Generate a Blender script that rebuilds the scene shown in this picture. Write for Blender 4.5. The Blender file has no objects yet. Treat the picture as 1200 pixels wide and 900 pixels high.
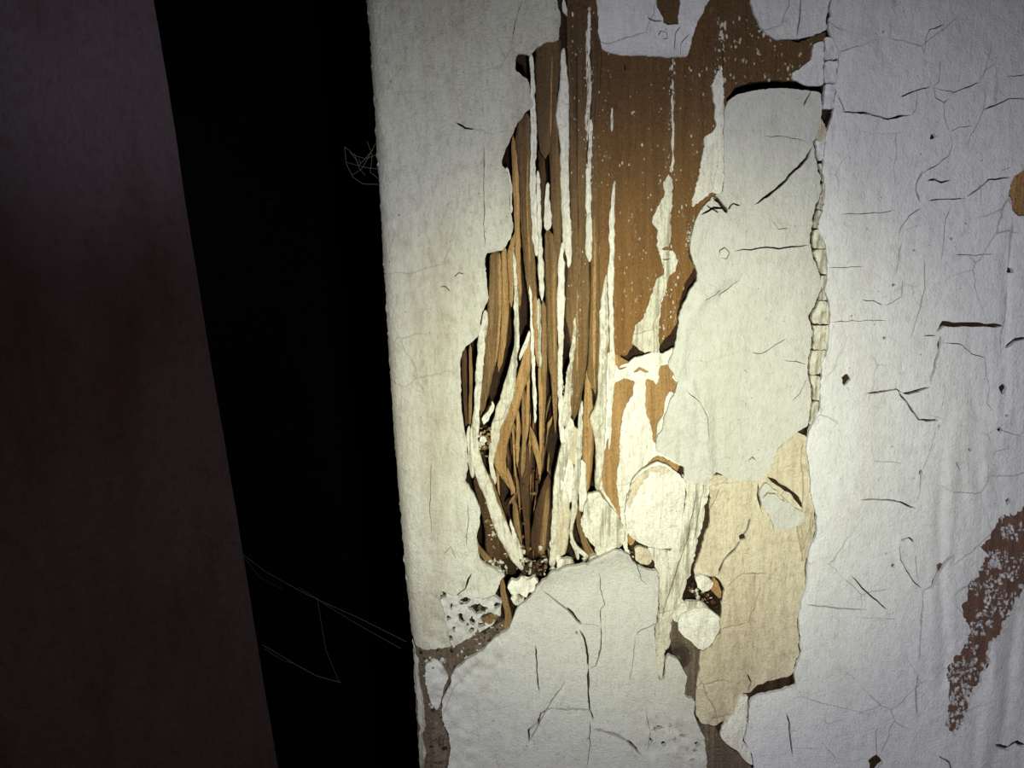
import bpy, math, random
import numpy as np
from mathutils import Vector, Matrix
from mathutils.geometry import delaunay_2d_cdt

C = bpy.context.scene.collection
sc = bpy.context.scene
random.seed(7)
rng = np.random.default_rng(11)

# ------------------------------------------------------------------ camera
F = 1000.0                       # focal length in pixels of a 1200 px wide frame
D0 = 0.2                         # camera to the face of the post, metres
TH = math.radians(12.0)          # looking slightly down
ROLL = math.radians(-2.2)
RM = Matrix.Rotation(math.pi/2-TH, 3, 'X') @ Matrix.Rotation(ROLL, 3, 'Z')
CAM = Vector((0, -D0*math.cos(TH), 1.0+D0*math.sin(TH)))
cd = bpy.data.cameras.new('camera'); cam = bpy.data.objects.new('camera', cd); C.objects.link(cam)
cam.matrix_world = Matrix.Translation(CAM) @ RM.to_4x4()
cd.sensor_fit = 'HORIZONTAL'; cd.sensor_width = 36; cd.lens = 36*F/1200; cd.clip_start = 0.005; cd.clip_end = 20
sc.camera = cam
RN = np.array([[RM[i][j] for j in range(3)] for i in range(3)])
CN = np.array(CAM)

def P(px, py, h):
    """photo position + height (mm) above the face plane of the post -> world points"""
    px, py, h = np.broadcast_arrays(np.asarray(px, float), np.asarray(py, float), np.asarray(h, float))
    d = np.stack([(px-600)/F, -(py-450)/F, -np.ones_like(px)], -1) @ RN.T
    t = (-h/1000.0 - CN[1]) / d[..., 1]
    return CN + d*t[..., None]

# ------------------------------------------------------------------ world, lights, exposure
w = bpy.data.worlds.new('world'); sc.world = w; w.use_nodes = True
w.node_tree.nodes['Background'].inputs[0].default_value = (.55, .6, .8, 1)
w.node_tree.nodes['Background'].inputs[1].default_value = .004
sc.view_settings.view_transform = 'Standard'; sc.view_settings.look = 'None'
sc.view_settings.exposure = 0.0; sc.view_settings.gamma = 1.0
sc.view_settings.use_curve_mapping = False

def spot(name, loc, target, power, angle, blend, col, radius):
    l = bpy.data.lights.new(name, 'SPOT'); l.energy = power; l.spot_size = math.radians(angle)
    l.spot_blend = blend; l.color = col; l.shadow_soft_size = radius
    o = bpy.data.objects.new(name, l); C.objects.link(o); o.location = loc
    o.rotation_euler = (Vector(target)-Vector(loc)).to_track_quat('-Z', 'Y').to_euler()
    return o
TL = Vector(P(845, 1005, 168.0)[()])
spot('torch_hotspot', TL, Vector(P(745, 515, 0)), 1.22, 54, 1.0, (.96, 1.0, .54), .0028)
spot('torch_spill', TL+Vector((.002, 0, .002)), Vector(P(785, 850, 0)), 1.30, 152, 1.0, (.965, .96, 1.0), .0028)
spot('dim_room_light', P(330, -500, 120.0), P(110, 90, -60), 1.25, 36, 1.0, (.66, .80, 1.0), .02)

# ------------------------------------------------------------------ materials
def nodes(name):
    m = bpy.data.materials.new(name); m.use_nodes = True
    nt = m.node_tree; return m, nt, nt.nodes['Principled BSDF']
def N(nt, t, **kw):
    n = nt.nodes.new(t)
    for k, v in kw.items():
        if k.startswith('i_'): n.inputs[k[2:].replace('_', ' ')].default_value = v
        else: setattr(n, k, v)
    return n
def coords(nt, scale):
    tc = N(nt, 'ShaderNodeTexCoord'); mp = N(nt, 'ShaderNodeMapping'); mp.inputs['Scale'].default_value = scale
    nt.links.new(tc.outputs['Object'], mp.inputs['Vector']); return mp.outputs[0]
def ramp(nt, src, stops):
    r = N(nt, 'ShaderNodeValToRGB'); nt.links.new(src, r.inputs[0])
    e = r.color_ramp.elements
    while len(e) < len(stops): e.new(.5)
    for k, (p, c) in enumerate(stops):
        e[k].position = p; e[k].color = (c, c, c, 1) if isinstance(c, (int, float)) else (*c, 1)
    return r.outputs[0]
def mix(nt, fac, a, b):
    x = N(nt, 'ShaderNodeMix', data_type='RGBA')
    if isinstance(fac, (int, float)): x.inputs[0].default_value = fac
    else: nt.links.new(fac, x.inputs[0])
    for s, v in ((6, a), (7, b)):
        if isinstance(v, tuple): x.inputs[s].default_value = (*v, 1)
        else: nt.links.new(v, x.inputs[s])
    return x.outputs[2]
def noise(nt, vec, scale, detail=4, rough=.55):
    n = N(nt, 'ShaderNodeTexNoise'); n.inputs['Scale'].default_value = scale
    n.inputs['Detail'].default_value = detail; n.inputs['Roughness'].default_value = rough
    nt.links.new(vec, n.inputs['Vector']); return n.outputs[0]
def bump(nt, bsdf, hs, dist):
    prev = None
    for (src, st) in hs:
        b = N(nt, 'ShaderNodeBump'); b.inputs['Strength'].default_value = st; b.inputs['Distance'].default_value = dist
        nt.links.new(src, b.inputs['Height'])
        if prev: nt.links.new(prev, b.inputs['Normal'])
        prev = b.outputs[0]
    nt.links.new(prev, bsdf.inputs['Normal'])

def paint_mat(name, base, dirt, dirt_amt=.35, pits=True, streak=.3, rough=.72, craze=.5, grainy=0.0, bd=.0010):
    m, nt, b = nodes(name)
    v = coords(nt, (1, 1, 1)); vs = coords(nt, (1, 1, .25))
    big = noise(nt, vs, 55, 7, .65)
    col = mix(nt, ramp(nt, big, [(.46, 0), (.72, dirt_amt)]), base, dirt)
    mid = noise(nt, v, 330, 6, .72)
    col = mix(nt, ramp(nt, mid, [(.50, 0), (.74, streak)]), col, tuple(c*.7 for c in dirt))
    fine = noise(nt, vs, 1700, 4, .75)
    col = mix(nt, ramp(nt, fine, [(.50, 0), (.78, streak*1.2)]), col, tuple(c*.5 for c in dirt))
    col = mix(nt, ramp(nt, fine, [(.22, .5), (.42, 0)]), col, tuple(min(1, c*1.18) for c in base))
    if grainy:
        vg = coords(nt, (1, 1, .06)); lg = noise(nt, vg, 750, 5, .6)
        col = mix(nt, ramp(nt, lg, [(.52, 0), (.62, grainy)]), col, tuple(c*.45 for c in dirt))
    # hairline crazing
    wv_ = N(nt, 'ShaderNodeVectorMath', operation='MULTIPLY_ADD')
    nz = N(nt, 'ShaderNodeTexNoise'); nz.inputs['Scale'].default_value = 130; nz.inputs['Detail'].default_value = 5; nt.links.new(v, nz.inputs['Vector'])
    nt.links.new(nz.outputs['Color'], wv_.inputs[0]); wv_.inputs[1].default_value = (.004, .004, .004); nt.links.new(v, wv_.inputs[2])
    vo = N(nt, 'ShaderNodeTexVoronoi', feature='DISTANCE_TO_EDGE'); vo.inputs['Scale'].default_value = 62; nt.links.new(wv_.outputs[0], vo.inputs['Vector'])
    line = ramp(nt, vo.outputs['Distance'], [(.004, 1), (.012, 0)])
    gate = ramp(nt, noise(nt, v, 42, 3), [(.50, 0), (.60, craze)])
    mm = N(nt, 'ShaderNodeMath', operation='MULTIPLY'); nt.links.new(line, mm.inputs[0]); nt.links.new(gate, mm.inputs[1])
    col = mix(nt, mm.outputs[0], col, (.13, .10, .075))
    if pits:
        for (sc_, th, seed) in ((360, .045, 0), (1000, .08, 1)):
            vp = N(nt, 'ShaderNodeTexVoronoi'); vp.inputs['Scale'].default_value = sc_; nt.links.new(v, vp.inputs['Vector'])
            sep = N(nt, 'ShaderNodeSeparateColor'); nt.links.new(vp.outputs['Color'], sep.inputs[0])
            q = N(nt, 'ShaderNodeMapRange'); nt.links.new(sep.outputs[0], q.inputs[0])
            q.inputs[1].default_value = .80; q.inputs[2].default_value = 1.0; q.inputs[3].default_value = 0; q.inputs[4].default_value = th*2.2
            ls = N(nt, 'ShaderNodeMath', operation='LESS_THAN'); nt.links.new(vp.outputs['Distance'], ls.inputs[0]); nt.links.new(q.outputs[0], ls.inputs[1])
            ms = N(nt, 'ShaderNodeMath', operation='MULTIPLY'); nt.links.new(ls.outputs[0], ms.inputs[0]); ms.inputs[1].default_value = .65
            col = mix(nt, ms.outputs[0], col, (.17, .13, .10))
    nt.links.new(col, b.inputs['Base Color'])
    b.inputs['Roughness'].default_value = rough
    b.inputs['Specular IOR Level'].default_value = .2
    bump(nt, b, [(noise(nt, vs, 300, 6, .65), .6), (mid, .55), (noise(nt, v, 1900, 4, .75), .7)], bd)
    return m

def wood_mat(name, dark, mid, light, fleck=0.0, rough=.6, darker=False):
    m, nt, b = nodes(name)
    vg = coords(nt, (1, 1, .035)); v = coords(nt, (1, 1, .4)); vv = coords(nt, (1, 1, 1))
    g = noise(nt, vg, 600, 6, .62)
    col = mix(nt, ramp(nt, g, [(.30, 0), (.68, 1)]), dark, light)
    g2 = noise(nt, vg, 130, 4, .6)
    col = mix(nt, ramp(nt, g2, [(.35, .75), (.7, 0)]), col, mid)
    blot = noise(nt, v, 220, 6, .7)
    col = mix(nt, ramp(nt, blot, [(.5, 0), (.8, .5)]), col, tuple(c*.5 for c in dark))
    if fleck:
        f = noise(nt, v, 1100, 4, .6)
        col = mix(nt, ramp(nt, f, [(.69-.07*fleck, 0), (.74-.07*fleck, .7)]), col, (.50, .40, .27))
    if darker:      # darker brown towards the top, broken up by grain noise
        tc = N(nt, 'ShaderNodeNewGeometry'); sp = N(nt, 'ShaderNodeSeparateXYZ'); nt.links.new(tc.outputs['Position'], sp.inputs[0])
        ad = N(nt, 'ShaderNodeMath', operation='MULTIPLY_ADD'); nt.links.new(noise(nt, vg, 90, 4), ad.inputs[0]); ad.inputs[1].default_value = .05; nt.links.new(sp.outputs[2], ad.inputs[2])
        mr = N(nt, 'ShaderNodeMapRange'); nt.links.new(ad.outputs[0], mr.inputs[0]); mr.inputs[1].default_value = 1.035; mr.inputs[2].default_value = 1.095; mr.inputs[3].default_value = 0; mr.inputs[4].default_value = .72
        col = mix(nt, mr.outputs[0], col, (.085, .052, .030))
    nt.links.new(col, b.inputs['Base Color'])
    b.inputs['Roughness'].default_value = rough; b.inputs['Specular IOR Level'].default_value = .25
    bump(nt, b, [(g2, .9), (g, 1.0), (noise(nt, vv, 1500, 4, .7), .7)], .0018)
    return m

M = {}
M['white'] = paint_mat('old_white_paint', (.55, .55, .52), (.40, .36, .28), .35, craze=.12, bd=.0007)
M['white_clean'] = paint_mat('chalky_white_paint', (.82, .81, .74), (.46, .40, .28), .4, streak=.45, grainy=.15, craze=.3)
M['grubby'] = paint_mat('grubby_white_paint', (.62, .62, .55), (.36, .30, .21), .75, streak=.4, craze=.3)
M['edge'] = paint_mat('layered_paint_strip', (.72, .71, .62), (.42, .35, .22), .5, pits=True, streak=.7, grainy=.6)
M['cream'] = paint_mat('yellowed_cream_undercoat', (.66, .59, .45), (.40, .31, .21), .75, pits=True, streak=.5, grainy=.12)
M['grey_paint'] = paint_mat('cool_grey_white_paint', (.66, .66, .68), (.44, .42, .40), .4, bd=.0006)
M['brown'] = wood_mat('bare_brown_wood', (.17, .075, .022), (.25, .12, .035), (.40, .22, .08), fleck=.9, darker=True)
M['wood'] = wood_mat('weathered_wood', (.075, .038, .015), (.22, .125, .052), (.42, .27, .12), fleck=.5, darker=True)
M['tan'] = wood_mat('pale_splintered_wood', (.17, .08, .025), (.42, .24, .09), (.62, .40, .18), fleck=.0)
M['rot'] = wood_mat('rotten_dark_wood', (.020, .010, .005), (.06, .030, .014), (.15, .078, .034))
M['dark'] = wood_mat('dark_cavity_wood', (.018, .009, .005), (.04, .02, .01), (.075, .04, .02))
M['grey_wood'] = wood_mat('greyed_wood', (.06, .042, .030), (.15, .11, .08), (.26, .20, .145), fleck=.4)
M['chalk_rot'] = wood_mat('dirty_wood_rubble', (.05, .035, .025), (.12, .085, .06), (.20, .15, .11))
M['rust'] = wood_mat('rust_brown_undercoat', (.085, .042, .030), (.16, .085, .06), (.25, .15, .11), fleck=.3, rough=.8)
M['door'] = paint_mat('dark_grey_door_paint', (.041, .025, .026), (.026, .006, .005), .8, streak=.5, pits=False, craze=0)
M['black'] = paint_mat('near_black_wall', (.012, .010, .010), (.006, .005, .005), .5, pits=False)  # one near-black colour for the whole back wall
m, nt, b = nodes('cobweb_silk'); b.inputs['Base Color'].default_value = (.11, .11, .105, 1); b.inputs['Roughness'].default_value = .7
M['silk'] = m

# ------------------------------------------------------------------ numeric helpers
def _h(ix, iy, s):
    n = (ix*374761393 + iy*668265263 + s*974634777) & 0x7fffffff
    n = ((n ^ (n >> 13))*1274126177) & 0x7fffffff
    n = (n ^ (n >> 16)) & 0xffffff
    return n/float(0xffffff)*2-1
def vnoise(x, y, s=0):
    xi = np.floor(x).astype(np.int64); yi = np.floor(y).astype(np.int64)
    fx = x-xi; fy = y-yi; fx = fx*fx*(3-2*fx); fy = fy*fy*(3-2*fy)
    a = _h(xi, yi, s); b_ = _h(xi+1, yi, s); c = _h(xi, yi+1, s); d = _h(xi+1, yi+1, s)
    return (a*(1-fx)+b_*fx)*(1-fy)+(c*(1-fx)+d*fx)*fy
def fbm(x, y, s=0, o=4):
    r = 0; a = 1; t = 0
    for k in range(o):
        r = r+a*vnoise(x*2**k, y*2**k, s+k*17); t += a; a *= .5
    return r/t
def seg_dist(x, y, pl):
    pl = np.asarray(pl, float); best = np.full(x.shape, 1e9)
    for (x0, y0), (x1, y1) in zip(pl[:-1], pl[1:]):
        dx, dy = x1-x0, y1-y0; L = dx*dx+dy*dy+1e-9
        t = np.clip(((x-x0)*dx+(y-y0)*dy)/L, 0, 1)
        best = np.minimum(best, np.hypot(x-x0-t*dx, y-y0-t*dy))
    return best
def inside(x, y, poly):
    poly = np.asarray(poly, float); r = np.zeros(x.shape, bool)
    x0, y0 = poly.min(0); x1, y1 = poly.max(0)
    idx = np.nonzero((x >= x0) & (x <= x1) & (y >= y0) & (y <= y1))[0]
    if len(idx) == 0: return r
    xs, ys = x[idx], y[idx]; q = np.zeros(len(idx), bool)
    for (ax, ay), (bx, by) in zip(poly, np.roll(poly, -1, 0)):
        if ay == by: continue
        c = (ay > ys) != (by > ys)
        q ^= c & (xs < (bx-ax)*(ys-ay)/(by-ay)+ax)
    r[idx] = q; return r
def resample(pl, step, closed=True):
    pts = [tuple(p) for p in pl]; out = []
    n = len(pts); m_ = n if closed else n-1
    for i in range(m_):
        a = pts[i]; b_ = pts[(i+1) % n]; L = math.hypot(b_[0]-a[0], b_[1]-a[1]); k = max(1, int(round(L/step)))
        for j in range(k): out.append((a[0]+(b_[0]-a[0])*j/k, a[1]+(b_[1]-a[1])*j/k))
    if not closed: out.append(pts[-1])
    return np.array(out)
def smooth_closed(pts, it=1):
    for _ in range(it): pts = .25*np.roll(pts, 1, 0)+.5*pts+.25*np.roll(pts, -1, 0)
    return pts
def rough_loop(poly, step=2.5, jit=.9, seed=0):
    p = smooth_closed(resample(poly, step), 1)
    x, y = p[:, 0], p[:, 1]
    return np.stack([x+jit*(fbm(x/9, y/9, 31+seed, 3)*1.5+1.1*fbm(x/2.6, y/2.6, 33+seed, 2)), y+jit*(fbm(x/9, y/9, 57+seed, 3)*1.5+1.1*fbm(x/2.6, y/2.6, 59+seed, 2))], 1)
def blob(x, y, rx, ry, s): return np.array([(x+rx*math.cos(a)*(1+.3*math.sin(3*a+s)), y+ry*math.sin(a)*(1+.3*math.cos(2*a+s))) for a in np.linspace(0, 2*math.pi, 11)[:-1]])
def crack_loop(pl, w_, seed=0, jit=1.3):
    w_ = w_*1.35 if w_ > 1 else w_*1.1
    p = resample(pl, 3.0, False); n = len(p)
    x, y = p[:, 0].copy(), p[:, 1].copy()
    p = np.stack([x+jit*fbm(x/8, y/8, 5+seed, 3), y+jit*fbm(x/8, y/8, 9+seed, 3)], 1)
    t = np.gradient(p, axis=0); t /= np.linalg.norm(t, axis=1)[:, None]+1e-9
    nn = np.stack([-t[:, 1], t[:, 0]], 1)
    s = np.linspace(0, 1, n)
    ww = .5*w_*np.minimum(1, np.minimum(s, 1-s)*7+.12)*(1+.45*fbm(s*n/3, s*0+seed, 3, 2))
    return np.concatenate([p+nn*ww[:, None], (p-nn*ww[:, None])[::-1]])

# ------------------------------------------------------------------ object helpers
def link_mesh(name, V, Fc, mat, parent, smooth=True):
    V = np.asarray(V, float); c = V.mean(0)
    me = bpy.data.meshes.new(name); me.from_pydata((V-c).tolist(), [], [tuple(int(i) for i in f) for f in Fc])
    me.update()
    if smooth: me.polygons.foreach_set('use_smooth', [True]*len(me.polygons))
    me.materials.append(mat)
    o = bpy.data.objects.new(name, me); C.objects.link(o)
    if parent is not None:
        o.parent = parent; o.location = Vector(c)-parent_world(parent)
    else: o.location = c
    return o
def parent_world(p):
    l = p.location.copy()
    while p.parent: p = p.parent; l += p.location
    return l
def thing(name, loc, label, cat, group=None):
    o = bpy.data.objects.new(name, None); C.objects.link(o); o.location = loc; o.empty_display_size = .01
    o['label'] = label; o['category'] = cat
    if group: o['group'] = group
    return o
def tag(o, label, cat, group=None):
    o['label'] = label; o['category'] = cat
    if group: o['group'] = group
    return o

def plate(name, poly, mat, parent, hf, thick=1.0, holes=(), step=2.5, grid=3.2, jit=.9, back=False, label=None, seed=0, curl=None, drop=(0, 1, 0)):
    """sheet with real thickness: outline and openings in photo positions, hf(x, y) = height in mm"""
    outer = rough_loop(poly, step, jit, seed); loops = [outer]+[np.asarray(h) for h in holes]
    pts = []; edges = []
    for lp in loops:
        k = len(pts); n = len(lp); pts += [tuple(p) for p in lp]; edges += [(k+i, k+(i+1) % n) for i in range(n)]
    x0, y0 = outer.min(0); x1, y1 = outer.max(0)
    gx, gy = np.meshgrid(np.arange(x0+grid/2, x1, grid), np.arange(y0+grid/2, y1, grid*.87))
    gx = gx+(np.arange(gx.shape[0]) % 2)[:, None]*grid/2
    gx = gx.ravel()+rng.uniform(-.25, .25, gx.size)*grid; gy = gy.ravel()+rng.uniform(-.25, .25, gy.size)*grid
    k = inside(gx, gy, outer)
    for lp in loops[1:]: k &= ~inside(gx, gy, lp)
    pts += list(zip(gx[k], gy[k]))
    res = delaunay_2d_cdt([Vector(p) for p in pts], edges, [], 0, 1e-4, False)
    V2 = np.array([tuple(v) for v in res[0]]); T = np.array(res[2])
    cx, cy = V2[T].mean(1).T
    keep = inside(cx, cy, outer)
    for lp in loops[1:]: keep &= ~inside(cx, cy, lp)
    T = T[keep]
    used = np.unique(T); mp = -np.ones(len(V2), int); mp[used] = np.arange(len(used)); V2 = V2[used]; T = mp[T]
    x, y = V2[:, 0], V2[:, 1]
    H = hf(x, y)
    if curl:
        d = seg_dist(x, y, np.vstack([outer[::2], outer[:1]])); H = H+curl[0]*np.exp(-d/curl[1])
    a = V2[T]; area = (a[:, 1, 0]-a[:, 0, 0])*(a[:, 2, 1]-a[:, 0, 1])-(a[:, 2, 0]-a[:, 0, 0])*(a[:, 1, 1]-a[:, 0, 1])
    T[area > 0] = T[area > 0][:, ::-1]          # faces towards the camera
    top = P(x, y, H)
    E = np.concatenate([T[:, [0, 1]], T[:, [1, 2]], T[:, [2, 0]]])
    key = np.sort(E, 1); _, inv, cnt = np.unique(key, axis=0, return_inverse=True, return_counts=True)
    be = E[cnt[inv.ravel()] == 1]
    # side walls on their own vertices; dropped straight back
    bu, bi = np.unique(be, return_inverse=True); be2 = bi.reshape(be.shape)
    th = thick*(1+.15*fbm(x[bu]/9, y[bu]/9, 77, 2))
    up = top[bu]; lo = up+th[:, None]/1000*np.asarray(drop)
    n0 = len(top); n1 = n0+len(bu)
    faces = [tuple(t) for t in T]+[(n0+b_, n0+a_, n1+a_, n1+b_) for a_, b_ in be2]
    Vs = [top, up, lo]
    if back:
        bk = top+thick/1000*np.asarray(drop); n2 = n1+len(bu); Vs.append(bk)
        faces += [(n2+t[2], n2+t[1], n2+t[0]) for t in T]
    o = link_mesh(name, np.concatenate(Vs), faces, mat, parent)
    if label: o['label'] = label
    return o

def strip(name, rows, mat, parent, h0, h1=None, thick=2.0, dome=.8, jit=.5, seed=0, step=3.0, label=None, curve=0.0, gritty=False):
    """long fibre or rib: rows (y, x left, x right); rounded front, closed back, tapered ends"""
    rows = sorted(rows); ys = np.array([r[0] for r in rows], float)
    n = max(4, int((ys[-1]-ys[0])/step)); yy = np.linspace(ys[0], ys[-1], n)
    xl = np.interp(yy, ys, [r[1] for r in rows]); xr = np.interp(yy, ys, [r[2] for r in rows])
    k = np.ones(5)/5
    if n > 8:
        xl2 = np.convolve(np.pad(xl, 2, 'edge'), k, 'valid'); xr2 = np.convolve(np.pad(xr, 2, 'edge'), k, 'valid'); xl, xr = xl2, xr2
    xl = xl+jit*fbm(yy/9, yy*0+seed, 3, 4); xr = xr+jit*fbm(yy/7, yy*0+seed+9, 4, 3)
    s = np.linspace(0, 1, n); h1 = h0 if h1 is None else h1
    tp = np.clip(np.minimum(yy-yy[0], yy[-1]-yy)/(5.0 if gritty else 9.0)+(.35 if gritty else .12), 0, 1); mc = (xl+xr)/2
    xl = mc+(xl-mc)*tp; xr = mc+(xr-mc)*tp
    base = h0+(h1-h0)*s+curve*np.sin(math.pi*s)
    rs = random.Random(seed); cols = [0, .06, .2, .35, .5, .65, .8, .94, 1.0]; prof = [-.4]+[rs.uniform(.2, 1.15) for _ in range(7)]+[-.4]
    V = []; m_ = len(cols)
    wmm = np.maximum(xr-xl, .6)*.2
    for c, p in zip(cols, prof):
        hx = xl+(xr-xl)*c
        V.append(P(hx, yy, base+p*dome*np.minimum(.5*wmm, 1.2)+(.5*fbm(hx/3.5, yy/5, seed, 4) if gritty else .2*fbm(hx/1.8, yy/26, seed, 3))))
    front = np.stack(V, 1)                       # n, m, 3
    bk = front[:, [0, -1], :].copy(); bk[..., 1] += thick/1000
    allv = np.concatenate([front, bk[:, ::-1, :]], 1); q = m_+2   # loop around
    Vv = allv.reshape(-1, 3); Fc = []
    for i in range(n-1):
        for j in range(q):
            a = i*q+j; b_ = i*q+(j+1) % q
            Fc.append((a, b_, b_+q, a+q))
    Fc.append(tuple(range(q))[::-1]); Fc.append(tuple((n-1)*q+j for j in range(q)))
    o = link_mesh(name, Vv, Fc, mat, parent)
    if label: o['label'] = label
    return o

def tube(name, pts, r, mat, parent, seg=5):
    pts = np.asarray(pts, float); n = len(pts); t = np.gradient(pts, axis=0); t /= np.linalg.norm(t, axis=1)[:, None]
    a = np.cross(t, [0.1, 1, 0.05]); a /= np.linalg.norm(a, axis=1)[:, None]; b_ = np.cross(t, a)
    V = []; Fc = []
    for k in range(seg):
        an = 2*math.pi*k/seg; V.append(pts+r*(math.cos(an)*a+math.sin(an)*b_))
    V = np.stack(V, 1).reshape(-1, 3)
    for i in range(n-1):
        for k in range(seg):
            Fc.append((i*seg+k, i*seg+(k+1) % seg, (i+1)*seg+(k+1) % seg, (i+1)*seg+k))
    return V, Fc

def chunk_geo(px, py, h, rx, ry, rz, seed):
    """broken angular crumb; sizes in photo px / mm"""
    r = random.Random(seed); V = []; Fc = []
    nu, nv = 6, 3
    ph = r.uniform(0, 6)
    for j in range(nv):
        la = -math.pi/2+math.pi*(j+.5)/nv
        for i in range(nu):
            lo = 2*math.pi*i/nu+ph; k = r.uniform(.6, 1.3)
            V.append(P(px+rx*k*math.cos(la)*math.cos(lo), py+ry*k*math.cos(la)*math.sin(lo), h+rz*k*math.sin(la)))
    for j in range(nv-1):
        for i in range(nu):
            Fc.append((j*nu+i, j*nu+(i+1) % nu, (j+1)*nu+(i+1) % nu, (j+1)*nu+i))
    Fc.append(tuple(range(nu))[::-1]); Fc.append(tuple((nv-1)*nu+i for i in range(nu)))
    return V, Fc
def join_geo(name, parts, mat, parent, smooth=False):
    V = []; Fc = []
    for v, f in parts:
        k = len(V); V += list(v); Fc += [tuple(i+k for i in q) for q in f]
    return link_mesh(name, V, Fc, mat, parent, smooth)

# ------------------------------------------------------------------ relief of the painted face
RIDGE = [  # polyline, height mm, width px
 ([(457, 84), (470, 108), (480, 140), (486, 165), (492, 190), (502, 208)], -.30, 3.5),
 ([(487, 88), (500, 115), (508, 135)], -.2, 4),
 ([(445, 135), (451, 160), (453, 200)], .4, 5),
 ([(569, 165), (567, 230), (569, 300), (568, 400)], .12, 2.5),
 ([(505, 400), (504, 520), (506, 640)], -.15, 3),
 ([(545, 600), (560, 640), (548, 668)], -.3, 4),
 ([(572, 640), (560, 668), (545, 690)], .4, 5),
 ([(806, 452), (822, 470), (831, 495), (830, 530), (834, 560)], .5, 5),
 ([(800, 470), (808, 490), (802, 505), (815, 520)], .5, 4),
 ([(820, 570), (812, 620), (797, 660), (778, 720)], -.5, 3.5),
 ([(846, 330), (825, 350), (808, 372), (800, 400), (797, 440)], .6, 6),
 ([(868, 326), (850, 340), (842, 352)], -.35, 3.5),
 ([(812, 300), (822, 270), (840, 256), (858, 262)], .5, 6),
 ([(815, 560), (808, 610), (798, 640)], .35, 5),
 ([(620, 868), (640, 830), (660, 802)], -.5, 3.5),
 ([(626, 866), (646, 830), (664, 803)], .4, 4),
 ([(740, 760), (742, 800), (736, 840)], -.15, 4),
 ([(1055, 632), (1056, 660), (1070, 684)], .3, 4),
 ([(1103, 560), (1101, 610), (1104, 690), (1108, 760), (1106, 800)], -.5, 6),
 ([(1120, 500), (1114, 560), (1112, 640), (1114, 740)], .4, 7),
 ([(1172, 700), (1165, 760), (1158, 830), (1150, 900)], .5, 8),
 ([(1190, 720), (1182, 800), (1172, 880)], -.5, 6),
 ([(1135, 480), (1130, 540), (1140, 590)], .3, 7),
 ([(1178, 300), (1180, 350), (1177, 420), (1180, 480)], -.4, 5),
 ([(1026, 20), (1034, 60), (1050, 85)], -.25, 5),
 ([(905, 40), (920, 28), (945, 8)], .3, 4),
 ([(800, 860), (780, 850), (762, 852)], -.3, 5),
]
def amp_box(x, y, x0, y0, x1, y1, f):
    return 1/(1+np.exp(-(x-x0)/f))/(1+np.exp((x-x1)/f))/(1+np.exp(-(y-y0)/f))/(1+np.exp((y-y1)/f))
def face(x, y):
    h = .45*fbm(x/110, y/150, 1, 3)+.16*fbm(x/26, y/40, 2, 3)+.085*fbm(x/7, y/10, 3, 3)
    h += .05*np.sin(y/6.5+2*fbm(x/50, y/50, 8, 2))*amp_box(x, y, 380, 0, 600, 640, 20)
    rough = amp_box(x, y, 505, 655, 600, 790, 7)+.8*amp_box(x, y, 480, 770, 560, 960, 10)+.7*amp_box(x, y, 755, 845, 830, 905, 6)
    h += rough*.9*fbm(x/9, y/9, 21, 4)
    col = amp_box(x, y, 768, 440, 838, 745, 7)
    h += col*.55*fbm(x/7, y/60, 22, 3)
    h += amp_box(x, y, 1095, 380, 1400, 1000, 12)*.38*fbm(x/13, y/80, 23, 4)
    h += amp_box(x, y, 990, -100, 1150, 80, 20)*.4*fbm(x/40, y/30, 24, 3)
    for pl, a, w_ in RIDGE:
        q = np.asarray(pl); k = (x > q[:, 0].min()-4*w_) & (x < q[:, 0].max()+4*w_) & (y > q[:, 1].min()-4*w_) & (y < q[:, 1].max()+4*w_)
        if k.any(): h[k] += a*np.exp(-(seg_dist(x[k], y[k], pl)/w_)**2)
    return h
LEFT = [(424, -140), (430, 0), (434, 50), (437, 100), (440, 150), (443, 200), (446, 250), (449, 300), (452, 350), (455, 400), (458, 450), (461, 500), (465, 550), (469, 600), (473, 650), (478, 700), (483, 745), (486, 800), (489, 850), (492, 900), (500, 1040)]
LX = np.array([p[0] for p in LEFT]); LY = np.array([p[1] for p in LEFT])
def left_x(y): return np.interp(y, LY, LX)
def round_left(x, y):
    d = np.clip((x-left_x(y))/16.0, 0, 1)
    return -3.0*(1-np.sqrt(1-(1-d)**2+1e-6))

# ------------------------------------------------------------------ the setting: door leaf and dark wall behind
def box_px(name, corners, h_front, depth, mat, parent=None, kind=None):
    V = [P(x, y, 0)+np.array([0, -h_front/1000, 0]) for x, y in corners]; V += [v+np.array([0, depth/1000, 0]) for v in V]
    n = len(corners); Fc = [tuple(range(n))[::-1], tuple(range(n, 2*n))]+[(i, (i+1) % n, n+(i+1) % n, n+i) for i in range(n)]
    o = link_mesh(name, V, Fc, mat, parent, False)
    if kind: o['kind'] = kind
    return o
wv = [(-1.5, .75, -.2), (1.5, .75, -.2), (1.5, .75, 2.2), (-1.5, .75, 2.2), (-1.5, .80, -.2), (1.5, .80, -.2), (1.5, .80, 2.2), (-1.5, .80, 2.2)]
o = link_mesh('wall_back', wv, [(0, 1, 2, 3), (7, 6, 5, 4), (0, 4, 5, 1), (1, 5, 6, 2), (2, 6, 7, 3), (3, 7, 4, 0)], M['black'], None, False); o['kind'] = 'structure'
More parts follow.
